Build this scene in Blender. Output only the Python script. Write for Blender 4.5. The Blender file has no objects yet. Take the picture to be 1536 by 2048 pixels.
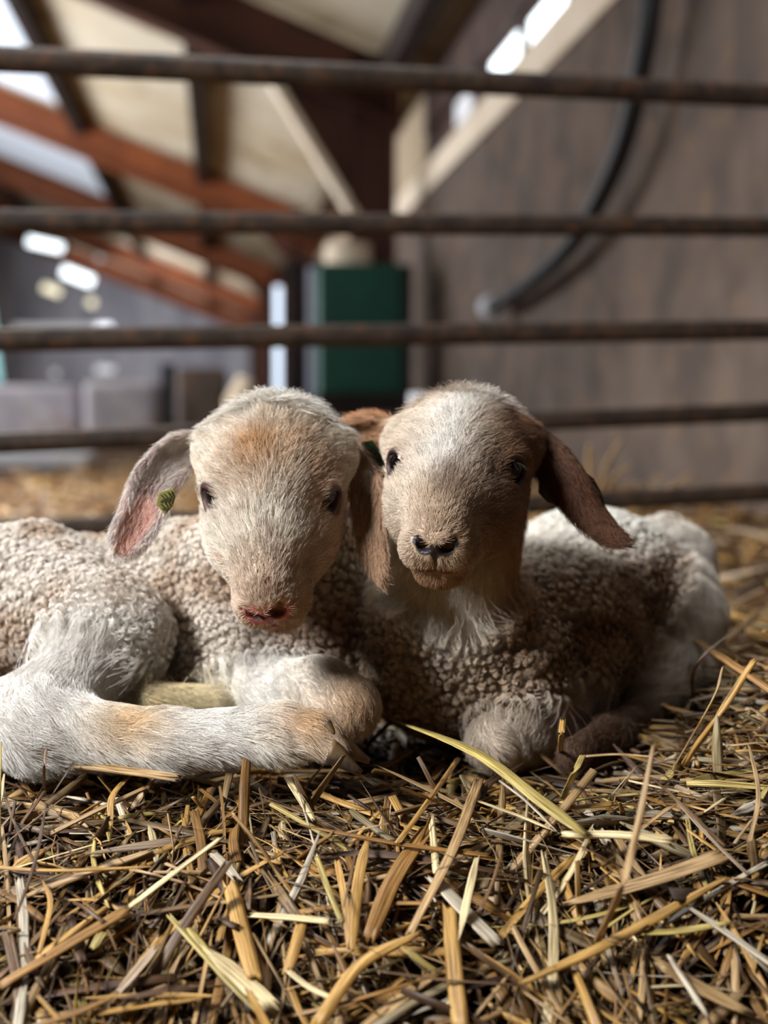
import bpy, math, random
import numpy as np
from mathutils import Vector, kdtree

random.seed(7)
RNG = np.random.default_rng(11)
SC = bpy.context.scene
COL = SC.collection

# ------------------------------------------------------------------ camera
F_PX, CX, CY = 2400.0, 768.0, 1024.0
HORIZON = 815.0
PITCH = math.atan((CY - HORIZON) / F_PX)
CAM_H = 0.22
cam_d = bpy.data.cameras.new('camera')
cam_d.sensor_fit = 'VERTICAL'
cam_d.sensor_height = 36.0
cam_d.sensor_width = 27.0
cam_d.lens = F_PX / 2048 * 36.0
cam_d.clip_start = 0.02
cam_d.clip_end = 200
cam_d.dof.use_dof = True
cam_d.dof.focus_distance = 0.652
cam_d.dof.aperture_fstop = 4.2
cam = bpy.data.objects.new('camera', cam_d)
COL.objects.link(cam)
cam.location = (0, 0, CAM_H)
cam.rotation_euler = (math.pi / 2 - PITCH, 0, 0)
SC.camera = cam

# ------------------------------------------------------------------ render look
SC.view_settings.view_transform = 'Standard'
SC.view_settings.look = 'None'
SC.view_settings.gamma = 1.0
SC.view_settings.use_curve_mapping = False
SC.view_settings.exposure = 0.0
SC.cycles.use_denoising = True
SC.cycles.max_bounces = 6
SC.cycles.diffuse_bounces = 3
SC.cycles.glossy_bounces = 2
SC.cycles.transparent_max_bounces = 4
SC.cycles.caustics_reflective = False
SC.cycles.caustics_refractive = False

# ------------------------------------------------------------------ world: dull daylight outside the barn
w = bpy.data.worlds.new('world')
SC.world = w
w.use_nodes = True
w.node_tree.nodes['Background'].inputs[0].default_value = (0.62, 0.74, 1.0, 1)
w.node_tree.nodes['Background'].inputs[1].default_value = 0.02


def area_light(name, loc, target, sx, sy, energy, color):
    d = bpy.data.lights.new(name, 'AREA')
    d.shape = 'RECTANGLE'
    d.size = sx
    d.size_y = sy
    d.energy = energy
    d.color = color
    o = bpy.data.objects.new(name, d)
    COL.objects.link(o)
    o.location = loc
    o.rotation_euler = (Vector(target) - Vector(loc)).to_track_quat('-Z', 'Y').to_euler()
    return o


# added soft key light for daylight from the left; no door stands there
area_light('left_key', (-1.24, -0.12, 1.18), (0.0, 0.68, 0.1), 0.38, 0.45, 72, (0.97, 0.98, 1.0))
# translucent roof sheet above and behind the pen
area_light('roof_sheet_daylight', (-0.35, 1.75, 2.2), (0.0, 0.9, 0.0), 1.2, 0.6, 23, (0.86, 0.93, 1.0))
# added fill lights on the unseen left, in place of an open barn side
area_light('left_fill', (-5.6, 9.0, 1.6), (0.2, 10.5, 2.6), 9.0, 2.0, 560, (0.95, 0.97, 1.0))
area_light('left_fill', (-2.6, 2.6, 1.5), (1.6, 4.4, 0.8), 1.6, 1.4, 7, (1.0, 0.92, 0.85))  # added fill aimed at the right wall
area_light('left_fill', (-5.9, 24.0, 1.8), (-1.0, 27.0, 1.6), 9.0, 2.4, 300, (0.92, 0.94, 1.0))  # added to brighten the far gable wall

fl_ = area_light('left_fill', (-1.7, 3.0, 1.7), (-0.95, 2.7, 0.0), 1.0, 1.0, 60, (1.0, 0.97, 0.92))  # added downlight to brighten the straw floor beyond the gate
fl_.data.spread = math.radians(95)

# ------------------------------------------------------------------ maths helpers
SP, CP = math.sin(PITCH), math.cos(PITCH)


def ray(px, py):
    u, v = (px - CX) / F_PX, -(py - CY) / F_PX
    return np.array([u, CP + v * SP, -SP + v * CP])


def U(px, py, Y):
    r = ray(px, py)
    return np.array([0, 0, CAM_H]) + r * (Y / r[1])


def G(px, py, z):
    """the point of the photographed spot that lies at height z"""
    r = ray(px, py)
    return np.array([0, 0, CAM_H]) + r * ((z - CAM_H) / r[2])


PHI = math.radians(7.9)
A_AX = np.array([math.cos(PHI), math.sin(PHI), 0.0])
B_AX = np.array([-math.sin(PHI), math.cos(PHI), 0.0])


def B(a, b, z):
    """barn coordinates: a across, b along, z up"""
    return A_AX * a + B_AX * b + np.array([0, 0, z])


def atA(px, py, a):
    r = ray(px, py)
    t = a / float(r @ A_AX)
    return np.array([0, 0, CAM_H]) + r * t


def atB(px, py, b):
    r = ray(px, py)
    t = b / float(r @ B_AX)
    return np.array([0, 0, CAM_H]) + r * t


def srgb(r, g, b):
    f = lambda c: (c / 255 / 12.92) if c / 255 <= 0.04045 else ((c / 255 + 0.055) / 1.055) ** 2.4
    return np.array([f(r), f(g), f(b)])


def nrm(v):
    return v / np.maximum(np.linalg.norm(v, axis=-1, keepdims=True), 1e-9)


def _hash(i, j, k, s):
    h = (i.astype(np.int64) * 374761393 + j.astype(np.int64) * 668265263 + k.astype(np.int64) * 2147483647 + s * 1274126177) & 0xFFFFFFFF
    h = ((h ^ (h >> 13)) * 1274126177) & 0xFFFFFFFF
    h = ((h ^ (h >> 16)) * 2246822519) & 0xFFFFFFFF
    return ((h ^ (h >> 15)) & 0xFFFFFF) / float(0xFFFFFF)


def vnoise(p, freq, seed=0):
    """smooth value noise in 0..1 for an (n,3) array"""
    q = np.asarray(p, dtype=np.float64) * freq
    i = np.floor(q).astype(np.int64)
    f = q - i
    f = f * f * (3 - 2 * f)
    out = 0
    for dx in (0, 1):
        for dy in (0, 1):
            for dz in (0, 1):
                wgt = (f[:, 0] if dx else 1 - f[:, 0]) * (f[:, 1] if dy else 1 - f[:, 1]) * (f[:, 2] if dz else 1 - f[:, 2])
                out = out + wgt * _hash(i[:, 0] + dx, i[:, 1] + dy, i[:, 2] + dz, seed)
    return out


def sstep(x, a, b):
    t = np.clip((x - a) / (b - a), 0, 1)
    return t * t * (3 - 2 * t)


# ------------------------------------------------------------------ object helpers
def tag(o, label=None, cat=None, group=None, kind=None):
    if label: o['label'] = label
    if cat: o['category'] = cat
    if group: o['group'] = group
    if kind: o['kind'] = kind
    return o


def empty(name, loc):
    o = bpy.data.objects.new(name, None)
    COL.objects.link(o)
    o.location = Vector([float(c) for c in loc])
    o.empty_display_size = 0.02
    return o


def mesh_obj(name, verts, faces, mat, parent=None, smooth=True, cols=None, sv=None, origin=None):
    """verts are world coordinates; the object's origin goes to origin or the parent's place"""
    verts = np.asarray(verts, dtype=np.float64).reshape(-1, 3)
    org = np.zeros(3)
    if parent is not None:
        org = np.array(parent.location)
        pp = parent.parent
        while pp is not None:
            org = org + np.array(pp.location)
            pp = pp.parent
        own = None
    elif origin is not None:
        org = np.asarray(origin, dtype=float)
    me = bpy.data.meshes.new(name)
    v = verts - org
    if isinstance(faces, np.ndarray):
        n = len(faces)
        k = faces.shape[1]
        me.vertices.add(len(v))
        me.vertices.foreach_set('co', v.astype(np.float32).ravel())
        me.loops.add(n * k)
        me.loops.foreach_set('vertex_index', faces.astype(np.int32).ravel())
        me.polygons.add(n)
        me.polygons.foreach_set('loop_start', (np.arange(n) * k).astype(np.int32))
        me.update(calc_edges=True)
        me.validate()
    else:
        me.from_pydata([tuple(x) for x in v], [], [tuple(f) for f in faces])
        me.update()
    if smooth:
        me.polygons.foreach_set('use_smooth', np.ones(len(me.polygons), dtype=bool))
    if cols is not None:
        at = me.color_attributes.new('tint', 'FLOAT_COLOR', 'POINT')
        c = np.ones((len(v), 4), dtype=np.float32)
        c[:, :3] = cols
        at.data.foreach_set('color', c.ravel())
    if sv is not None:
        at = me.attributes.new('sv', 'FLOAT_VECTOR', 'POINT')
        at.data.foreach_set('vector', np.asarray(sv, dtype=np.float32).ravel())
    if mat: me.materials.append(mat)
    o = bpy.data.objects.new(name, me)
    COL.objects.link(o)
    if parent is not None:
        o.parent = parent
    elif origin is not None:
        o.location = Vector([float(c) for c in origin])
    return o


def material(name, base=(0.5, 0.5, 0.5), rough=0.6, spec=0.4, metallic=0.0, emit=None, estr=0.0):
    m = bpy.data.materials.new(name)
    m.use_nodes = True
    b = m.node_tree.nodes['Principled BSDF']
    b.inputs['Base Color'].default_value = (*base, 1)
    b.inputs['Roughness'].default_value = rough
    b.inputs['Specular IOR Level'].default_value = spec
    b.inputs['Metallic'].default_value = metallic
    if emit is not None:
        b.inputs['Emission Color'].default_value = (*emit, 1)
        b.inputs['Emission Strength'].default_value = estr
    return m


def mottled(name, c1, c2, scale=6.0, rough=0.7, spec=0.3, metallic=0.0, c3=None, scale2=30.0, bump=0.0, stretch=(1, 1, 1), detail=6.0):
    m = material(name, c1, rough, spec, metallic)
    nt = m.node_tree
    b = nt.nodes['Principled BSDF']
    tc = nt.nodes.new('ShaderNodeTexCoord')
    mp = nt.nodes.new('ShaderNodeMapping')
    mp.inputs['Scale'].default_value = stretch
    nt.links.new(tc.outputs['Object'], mp.inputs['Vector'])
    n = nt.nodes.new('ShaderNodeTexNoise')
    n.inputs['Scale'].default_value = scale
    n.inputs['Detail'].default_value = detail
    nt.links.new(mp.outputs[0], n.inputs['Vector'])
    r = nt.nodes.new('ShaderNodeValToRGB')
    r.color_ramp.elements[0].position = 0.36
    r.color_ramp.elements[0].color = (*c1, 1)
    r.color_ramp.elements[1].position = 0.64
    r.color_ramp.elements[1].color = (*c2, 1)
    nt.links.new(n.outputs['Fac'], r.inputs['Fac'])
    src = r.outputs['Color']
    if c3 is not None:
        n2 = nt.nodes.new('ShaderNodeTexNoise')
        n2.inputs['Scale'].default_value = scale2
        n2.inputs['Detail'].default_value = 3
        nt.links.new(mp.outputs[0], n2.inputs['Vector'])
        r2 = nt.nodes.new('ShaderNodeValToRGB')
        r2.color_ramp.elements[0].position = 0.55
        r2.color_ramp.elements[1].position = 0.7
        nt.links.new(n2.outputs['Fac'], r2.inputs['Fac'])
        mx = nt.nodes.new('ShaderNodeMix')
        mx.data_type = 'RGBA'
        nt.links.new(r2.outputs['Color'], mx.inputs[0])
        nt.links.new(src, mx.inputs[6])
        mx.inputs[7].default_value = (*c3, 1)
        src = mx.outputs[2]
    nt.links.new(src, b.inputs['Base Color'])
    if bump:
        bp = nt.nodes.new('ShaderNodeBump')
        bp.inputs['Strength'].default_value = bump
        bp.inputs['Distance'].default_value = 0.01
        nt.links.new(n.outputs['Fac'], bp.inputs['Height'])
        nt.links.new(bp.outputs[0], b.inputs['Normal'])
    return m


def boxv(c0, c1, ax=None):
    """eight corners of a box between two (a,b,z) barn corners"""
    (a0, b0, z0), (a1, b1, z1) = c0, c1
    vs = [B(a, b, z) for z in (z0, z1) for b in (b0, b1) for a in (a0, a1)]
    fs = [(0, 2, 3, 1), (4, 5, 7, 6), (0, 1, 5, 4), (2, 6, 7, 3), (0, 4, 6, 2), (1, 3, 7, 5)]
    return vs, fs


class MB:
    """collects pieces of ONE object"""
    def __init__(s): s.v = []; s.f = []

    def add(s, vs, fs):
        o = len(s.v)
        s.v += [np.asarray(x, dtype=float) for x in vs]
        s.f += [tuple(i + o for i in f) for f in fs]
        return s

    def box(s, c0, c1): return s.add(*boxv(c0, c1))

    def prism(s, poly, ext):
        """poly: world points (planar); ext: extrusion vector"""
        n = len(poly)
        vs = [np.asarray(p, float) for p in poly] + [np.asarray(p, float) + np.asarray(ext, float) for p in poly]
        fs = [tuple(range(n))[::-1], tuple(range(n, 2 * n))] + [(i, (i + 1) % n, n + (i + 1) % n, n + i) for i in range(n)]
        return s.add(vs, fs)

    def tube(s, pts, rad, seg=12, cap=True):
        vs, fs = tube(pts, rad, seg, cap)
        return s.add(vs, fs)

    def build(s, name, mat, parent=None, smooth=False, origin=None):
        if parent is None and origin is None:
            a = np.array(s.v)
            origin = (a.min(0) + a.max(0)) / 2
            origin[2] = a[:, 2].min()
        return mesh_obj(name, s.v, s.f, mat, parent, smooth, origin=origin)


def tube(pts, rad, seg=12, cap=True):
    pts = [np.asarray(p, float) for p in pts]
    n = len(pts)
    rad = [rad] * n if np.isscalar(rad) else rad
    vs, fs = [], []
    t0 = nrm(pts[1] - pts[0])
    ref = np.array([0, 0, 1.0]) if abs(t0[2]) < 0.9 else np.array([1.0, 0, 0])
    e1 = nrm(np.cross(t0, ref))
    for i in range(n):
        t = nrm((pts[min(i + 1, n - 1)] - pts[max(i - 1, 0)]))
        e1 = nrm(e1 - t * (e1 @ t))
        e2 = np.cross(t, e1)
        for k in range(seg):
            a = 2 * math.pi * k / seg
            vs.append(pts[i] + rad[i] * (math.cos(a) * e1 + math.sin(a) * e2))
    for i in range(n - 1):
        for k in range(seg):
            k2 = (k + 1) % seg
            fs.append((i * seg + k, i * seg + k2, (i + 1) * seg + k2, (i + 1) * seg + k))
    if cap:
        fs.append(tuple(range(seg))[::-1])
        fs.append(tuple((n - 1) * seg + k for k in range(seg)))
    return vs, fs


def bez(pts, n=24):
    """Catmull-Rom through the points"""
    P = [np.asarray(p, float) for p in pts]
    P = [2 * P[0] - P[1]] + P + [2 * P[-1] - P[-2]]
    out = []
    segs = len(P) - 3
    for i in range(n):
        t = i / (n - 1) * segs
        k = min(int(t), segs - 1)
        t -= k
        a, b, c, d = P[k:k + 4]
        out.append(0.5 * (2 * b + (c - a) * t + (2 * a - 5 * b + 4 * c - d) * t * t + (3 * b - a - 3 * c + d) * t ** 3))
    return out


# ================================================================== THE BARN
M_roof = mottled('roof_lining', srgb(186, 170, 142), srgb(205, 196, 178), 0.9, 0.8, 0.2, c3=srgb(150, 128, 96), scale2=2.2)
M_rust = mottled('red_primer_steel', srgb(140, 76, 40), srgb(116, 62, 34), 3.0, 0.6, 0.3)
M_rust_dark = mottled('brown_primer_steel', srgb(88, 50, 36), srgb(70, 42, 34), 3.0, 0.6, 0.3)
M_purlin = mottled('dark_timber', srgb(58, 46, 42), srgb(44, 36, 34), 5.0, 0.8, 0.2)
M_conc = mottled('stained_concrete', srgb(76, 66, 60), srgb(102, 88, 79), 5.0, 0.85, 0.2, c3=srgb(110, 90, 74), scale2=9.0, bump=0.3)
M_sill = mottled('pale_timber', srgb(214, 196, 172), srgb(226, 212, 192), 4.0, 0.7, 0.2)
M_clad = mottled('brown_cladding', srgb(90, 70, 62), srgb(70, 56, 52), 4.0, 0.7, 0.2)
M_infill = mottled('beige_cladding', srgb(176, 158, 134), srgb(160, 142, 118), 2.0, 0.8, 0.2)
M_earth = mottled('dirty_floor', srgb(92, 66, 38), srgb(140, 104, 60), 9.0, 0.95, 0.1, c3=srgb(60, 42, 26), scale2=28.0, bump=0.5)
M_green = mottled('green_paint', srgb(6, 80, 66), srgb(4, 68, 56), 3.0, 0.45, 0.4)
M_black = mottled('black_rubber', srgb(16, 16, 18), srgb(24, 24, 27), 8.0, 0.55, 0.4)
M_black2 = mottled('dark_board', srgb(34, 28, 28), srgb(48, 38, 34), 4.0, 0.7, 0.2)
M_gate = mottled('rusty_pipe', srgb(48, 40, 36), srgb(74, 61, 50), 30.0, 0.55, 0.45, metallic=0.35, c3=srgb(92, 62, 42), scale2=60.0, bump=0.3)
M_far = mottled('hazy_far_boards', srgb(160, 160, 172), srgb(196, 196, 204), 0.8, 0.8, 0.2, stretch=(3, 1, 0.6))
M_bale = mottled('grey_bale', srgb(176, 172, 184), srgb(206, 202, 208), 5.0, 0.9, 0.1, c3=srgb(166, 140, 122), scale2=4.0)
M_white = mottled('white_plastic', srgb(214, 216, 222), srgb(196, 200, 208), 12.0, 0.4, 0.4)
def pane(name, c, s): return material(name, c, 0.4, 0.3, emit=c, estr=s)
M_sky_white = pane('daylight_pane_white', (0.86, 0.95, 1.0), 3.2)
M_sky_blue = pane('daylight_pane_blue', (0.50, 0.66, 0.92), 0.95)
M_sky_cyan = pane('daylight_pane_cyan', (0.42, 0.82, 0.86), 1.0)
M_sky_dim = pane('daylight_pane_dim', (0.66, 0.67, 0.70), 0.55)
M_sky_yellow = pane('daylight_pane_yellow', (1.0, 0.92, 0.66), 1.4)
M_sheet = pane('translucent_roof_sheet', (0.72, 0.80, 0.92), 0.42)
M_streak = pane('streak_glow', (0.66, 0.77, 0.92), 1.7)
M_streak_dim = pane('streak_glow_dim', (0.40, 0.42, 0.52), 0.22)


def S(o, label=None):
    o['kind'] = 'structure'
    if label: o['label'] = label
    return o


def ROOF(a): return 2.30 + 0.38 * (1.0 - a)


# floor, roof, walls
S(mesh_obj('floor', [(-14, -1.5, -0.12), (14, -1.5, -0.12), (14, 45, -0.12), (-14, 45, -0.12)], [(0, 1, 2, 3)], M_earth, smooth=False))
rf = MB().prism([B(1.6, -0.5, ROOF(1.6)), B(-6.5, -0.5, ROOF(-6.5)), B(-6.5, 33, ROOF(-6.5)), B(1.6, 33, ROOF(1.6))], (0, 0, 0.06))
S(rf.build('ceiling', M_roof))
S(MB().box((1.24, -0.5, -0.12), (1.36, 33, 1.475)).build('wall_right', M_conc))
S(MB().box((1.225, -0.5, 1.475), (1.38, 33, 1.63)).build('trim_1', M_sill))
S(MB().box((1.27, 7.3, 1.63), (1.33, 33, ROOF(1.3) + 0.02)).build('trim_2', M_infill))
S(MB().box((1.26, -0.5, 1.86), (1.34, 7.3, ROOF(1.34) - 0.01)).build('trim_3', M_clad))
# the band of openings above the sill
wn = 1
for (b0, b1, z0, z1, mt) in ((4.0, 4.25, 1.70, 1.80, M_sky_blue), (4.45, 4.95, 1.70, 1.80, M_sky_white), (5.15, 5.65, 1.72, 1.82, M_sky_white),
                             (6.1, 6.5, 1.72, 1.84, M_sky_dim), (6.0, 6.0, 0, 0, None)):
    if mt is None: continue
    S(MB().box((1.29, b0, z0), (1.31, b1, z1)).build('window_%d' % wn, mt)); wn += 1
S(MB().box((1.275, -0.5, 1.63), (1.325, 3.7, 1.86)).build('trim_4', M_clad))
S(MB().box((1.30, 3.58, 1.63), (1.335, 7.3, 1.87)).build('trim_5', M_clad))
p0 = atB(893, 180, 7.9)
S(MB().prism([atB(888, 165, 7.9), atB(975, 165, 7.9), atB(962, 230, 7.9), atB(935, 275, 7.9), atB(893, 262, 7.9)], B_AX * 0.02).build('window_%d' % wn, M_sky_blue)); wn += 1
S(MB().prism([atB(885, 60, 7.7), atB(975, 60, 7.7), atB(985, 150, 7.7), atB(880, 150, 7.7)], B_AX * 0.02).build('window_%d' % wn, M_sky_dim)); wn += 1
for (a0, a1, b0, b1) in ((-3.38, -1.45, 7.5, 12.6), (-3.38, -1.45, 13.2, 17.9)):
    S(MB().prism([B(a0, b0, ROOF(a0) - .03), B(a1, b0, ROOF(a1) - .03), B(a1, b1, ROOF(a1) - .03), B(a0, b1, ROOF(a0) - .03)], (0, 0, .02)).build('window_%d' % wn, M_sheet)); wn += 1
# far gable wall
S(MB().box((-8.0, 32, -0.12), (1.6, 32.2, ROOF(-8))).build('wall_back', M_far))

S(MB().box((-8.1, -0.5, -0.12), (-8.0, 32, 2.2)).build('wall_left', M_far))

# portal frames: column, haunch and rafter of one steel frame
for k, (bf, m1) in enumerate(((7.2, M_rust_dark), (12.9, M_rust), (18.2, M_rust), (23.6, M_rust), (29.0, M_rust))):
    fr = empty('portal_frame', B(0.93, bf, 0))
    pos = ('nearest', 'second', 'third', 'fourth', 'farthest')[k]
    tag(fr, pos + ' of the brown red steel portal frames, column and rafter under the barn roof', 'steel frame', 'steel portal frames of the barn')
    c = MB()
    c.box((0.80, bf, 0), (1.05, bf + 0.02, ROOF(1.0)))
    c.box((0.79, bf - 0.07, 0), (0.805, bf + 0.09, ROOF(1.0) - 0.3)).box((1.045, bf - 0.07, 0), (1.06, bf + 0.09, ROOF(1.0) - 0.05))
    c.build('column', M_rust_dark, fr)
    h = MB()
    if k == 0:
        h.prism([B(0.80, bf, 1.36), B(0.80, bf, ROOF(0.8) - 0.3), B(0.30, bf, ROOF(0.3) - 0.38)], B_AX * 0.02)
    else:
        h.prism([B(0.80, bf, 1.7), B(0.80, bf, ROOF(0.8) - 0.3), B(0.40, bf, ROOF(0.4) - 0.38)], B_AX * 0.02)
    h.build('haunch', M_rust_dark, fr)
    if k == 0:
        fl = MB()
        d = nrm(B(0.80, bf, 1.36) - B(0.30, bf, ROOF(0.3) - 0.38))
        e = np.cross(d, B_AX)
        fl.prism([B(0.80, bf - 0.07, 1.34), B(0.80, bf - 0.07, 1.34) + e * 0.05, B(0.27, bf - 0.07, ROOF(0.3) - 0.38) + e * 0.05, B(0.27, bf - 0.07, ROOF(0.3) - 0.38)], B_AX * 0.16)
        tag(fl.build('flange', M_sill, fr), 'pale edge strip of the haunch')
    r = MB()
    a0, a1 = -6.4, 1.1
    r.prism([B(a0, bf, ROOF(a0) - 0.40), B(a1, bf, ROOF(a1) - 0.40), B(a1, bf, ROOF(a1) - 0.03), B(a0, bf, ROOF(a0) - 0.03)], B_AX * 0.02)
    r.prism([B(a0, bf - 0.08, ROOF(a0) - 0.41), B(a1, bf - 0.08, ROOF(a1) - 0.41), B(a1, bf - 0.08, ROOF(a1) - 0.39), B(a0, bf - 0.08, ROOF(a0) - 0.39)], B_AX * 0.18)
    r.build('rafter', m1, fr)
for k, a in enumerate((1.02, -0.136, -1.37, -3.46)):
    pr = MB().box((a - 0.05, -0.4, ROOF(a) - 0.2), (a + 0.05, 32, ROOF(a) - 0.02)).build('roof_purlin', M_purlin)
    tag(pr, ('dark purlin along the eave on the right', 'dark upright looking purlin in the middle of the pale roof', 'dark purlin slanting across the pale roof at upper left', 'dark purlin at the far left of the roof')[k], 'purlin', 'roof purlins')
# two pale braces below the first frame
for (p, q, lab) in (((640, 340), (612, 430), 'short pale brace left of the dark haunch'), ((700, 345), (735, 430), 'short pale brace nearest the steel column')):
    pass
br = MB().prism([atB(655, 335, 7.6), atB(672, 350, 7.6), atB(628, 440, 7.6), atB(604, 440, 7.6)], B_AX * 0.05).build('roof_brace', M_sill)
tag(br, 'short pale brace slanting down beside the steel haunch', 'brace')

# skylight strips and far window blobs on the left
for (x0, y0, x1, y1, hw, bb, mt) in ((40, 478, 140, 500, 18, 22.5, M_sky_white), (110, 535, 200, 570, 22, 22.8, M_sky_white), (70, 567, 135, 592, 17, 22.2, M_sky_yellow),
                                     (160, 598, 205, 612, 16, 22.3, M_sky_yellow), (-10, 350, 30, 385, 26, 22.0, M_sky_cyan), (-30, 560, -2, 780, 16, 24, M_sky_cyan),
                                     (10, 655, 240, 655, 14, 24, M_sky_dim), (90, 745, 130, 748, 13, 31, M_sky_dim), (175, 738, 245, 740, 15, 31, M_sky_dim), (185, 505, 215, 520, 18, 24, M_sky_dim)):
    d = np.array([x1 - x0, y1 - y0], float); ln_ = np.linalg.norm(d); d /= ln_
    hw *= .45; q_ = min(16, ln_ * .35); x0 += d[0] * q_; y0 += d[1] * q_; x1 -= d[0] * q_; y1 -= d[1] * q_
    nn = np.array([-d[1], d[0]]) * hw
    poly = [atB(x0 + nn[0], y0 + nn[1], bb), atB(x1 + nn[0], y1 + nn[1], bb), atB(x1 - nn[0], y1 - nn[1], bb), atB(x0 - nn[0], y0 - nn[1], bb)]
    S(MB().prism(poly, B_AX * 0.03).build('window_%d' % wn, mt)); wn += 1

# green cabinet with dark sides
gc = empty('green_cabinet', B(0.84, 6.8, 0))
tag(gc, 'dark green metal cabinet standing in front of the steel column', 'cabinet')
q0, q1 = atB(640, 530, 6.6), atB(806, 530, 6.6)
a0, a1 = float(q0 @ A_AX), float(q1 @ A_AX)
MB().box((a0, 6.62, 0.30), (a1, 6.95, 1.005)).build('housing', M_green, gc)
MB().box((a0 + 0.02, 6.60, 0.33), (a1 - 0.02, 6.62, 0.985)).build('door', M_green, gc)
tag(MB().box((a1, 6.58, 0.12), (a1 + 0.05, 6.97, 1.0)).build('side_panel', M_black, gc), 'black side panel')
tag(MB().box((a0 - 0.01, 6.60, 0.0), (a1 + 0.05, 6.96, 0.30)).build('plinth', M_black2, gc), 'dark plinth')
# black panel left of the cabinet; two added glowing strips stand for bright streaks
bp = empty('dark_partition', B(0.5, 7.6, 0))
tag(bp, 'black boarded partition left of the green cabinet with two narrow glowing streaks', 'partition')
q0, q1 = atB(575, 530, 7.5), atB(650, 530, 7.5)
MB().box((float(q0 @ A_AX), 7.5, 0.0), (float(q1 @ A_AX), 7.54, 1.12)).build('board', M_black2, bp)
for (x0, x1, y0, y1, mt, lb) in ((549, 563, 572, 790, M_streak, 'bright narrow glowing streak'), (616, 626, 535, 795, M_streak_dim, 'dim narrow glowing streak')):
    MB().prism([atB(x0, y0, 7.44), atB(x1, y0, 7.44), atB(x1, y1, 7.44), atB(x0, y1, 7.44)], B_AX * 0.02).build('glow_strip', mt, bp)['label'] = lb
# pale round drum above the cabinet
dr = MB().tube([B(0.75, 6.9, 1.06), B(0.75, 6.9, 1.2)], [0.14, 0.13], 20).build('pale_drum', M_sill)
dr.location.z = 1.005
tag(dr, 'small pale drum standing on top of the green cabinet', 'drum')
# bales and blocks on the left
for (x0, x1, yt, bb, mt, lab) in ((-40, 150, 770, 7.4, M_bale, 'grey wrapped bale at the far left, beyond the gate'), (165, 318, 762, 7.0, M_bale, 'grey wrapped bale left of the dark post, beyond the gate'),
                                  (352, 455, 735, 8.4, M_conc, 'dark grey block right of the dark post, beyond the gate')):
    a0, a1 = float(atB(x0, yt, bb) @ A_AX), float(atB(x1, yt, bb) @ A_AX)
    zt = float(atB(x0, yt, bb)[2])
    m = MB()
    n = 6
    for i in range(1): m.box((a0, bb, -0.02), (a1, bb + 0.5, zt))
    o = m.build('bale' if mt is M_bale else 'stone_block', mt)
    bv = o.modifiers.new('bevel', 'BEVEL'); bv.width = 0.05; bv.segments = 4
    tag(o, lab, 'bale' if mt is M_bale else 'block')
a0 = float(atB(325, 730, 7.0) @ A_AX); a1 = float(atB(350, 730, 7.0) @ A_AX)
tag(MB().box((a0, 6.9, -0.02), (a1, 7.0, float(atB(325, 728, 7.0)[2]))).build('dark_post', M_black, None), 'short black post between the grey blocks beyond the gate', 'post')
a0 = float(atB(-60, 900, 4.9) @ A_AX); a1 = float(atB(185, 900, 4.9) @ A_AX)
tr = MB().box((a0, 4.7, -0.02), (a1, 5.15, 0.035)).build('feed_board', M_white)
bv = tr.modifiers.new('bevel', 'BEVEL'); bv.width = 0.02; bv.segments = 3
tag(tr, 'pale flat board on the straw at the far left beyond the gate', 'board')
# pale stake and white tub seen over the heads
st = MB().tube([atB(478, 900, 4.2), atB(474, 800, 4.2), atB(492, 755, 4.2)], [0.05, 0.045, 0.03], 10).build('wooden_stake', M_sill, smooth=True)
st.location.z -= 0.0
tag(st, 'pale stake rising behind the left lamb\'s head', 'stake')
# white tub on a low dark ledge
ld = MB().box((0.42, 3.3, -0.02), (0.72, 3.5, 0.205)).build('dark_ledge', M_black2)
tag(ld, 'low dark ledge behind the two heads', 'ledge')
c = atB(848, 800, 3.4)
tb = MB().tube([(c[0], c[1], 0.205), (c[0], c[1], 0.26)], [0.04, 0.044], 18).build('white_tub', M_white, smooth=False)
tag(tb, 'small white tub peeking over the right lamb\'s forehead', 'tub')

# drain hose on the right wall
hp = [atA(px, py, 1.15) for (px, py) in ((1312, -160), (1302, 0), (1285, 120), (1252, 270), (1205, 385), (1150, 478), (1085, 545), (1010, 600), (985, 612))]
ho = empty('black_hose', hp[0]); ho.location.z = float(hp[-1][2])
tag(ho, 'thick black hose hanging in a curve in front of the grey wall', 'hose')
hv, hf = tube(bez(hp, 60), 0.031, 16)
mesh_obj('hose_tube', hv, hf, M_black, ho)
e = nrm(hp[-1] - hp[-2])
cv, cf = tube([hp[-1] + e * -0.01, hp[-1] + e * 0.06, hp[-1] + e * 0.07], [0.05, 0.05, 0.03], 16)
mesh_obj('coupling', cv, cf, M_white, ho)['label'] = 'pale coupling at the hose end'

# ------------------------------------------------------------------ the gate
gate = empty('metal_gate', (0.0, 1.62, 0.0))
tag(gate, 'rusty tubular metal gate of horizontal bars behind the lambs', 'gate')
YL, YR = 1.50, 1.80
rails = ((-300, 104, 1836, 207, 0.0165), (-300, 440, 1836, 456, 0.0145), (-300, 684, 1836, 656, 0.0150), (-300, 898, 1836, 812, 0.0140), (-300, 1078, 1836, 970, 0.0140))
def gy(px): return YL + (YR - YL) * px / 1536.0
for (x0, y0, x1, y1, r) in rails:
    pts = [U(x0 + (x1 - x0) * t, y0 + (y1 - y0) * t, gy(x0 + (x1 - x0) * t)) for t in np.linspace(0, 1, 9)]
    v, f = tube(pts, r, 16)
    mesh_obj('rail', v, f, M_gate, gate)
for px in (-300, 1836):
    top = U(px, rails[0][1] if px < 0 else rails[0][3], gy(px))
    v, f = tube([(top[0], top[1], -0.02), (top[0], top[1], top[2] + 0.03)], 0.018, 14)
    mesh_obj('end_post', v, f, M_gate, gate)

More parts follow.
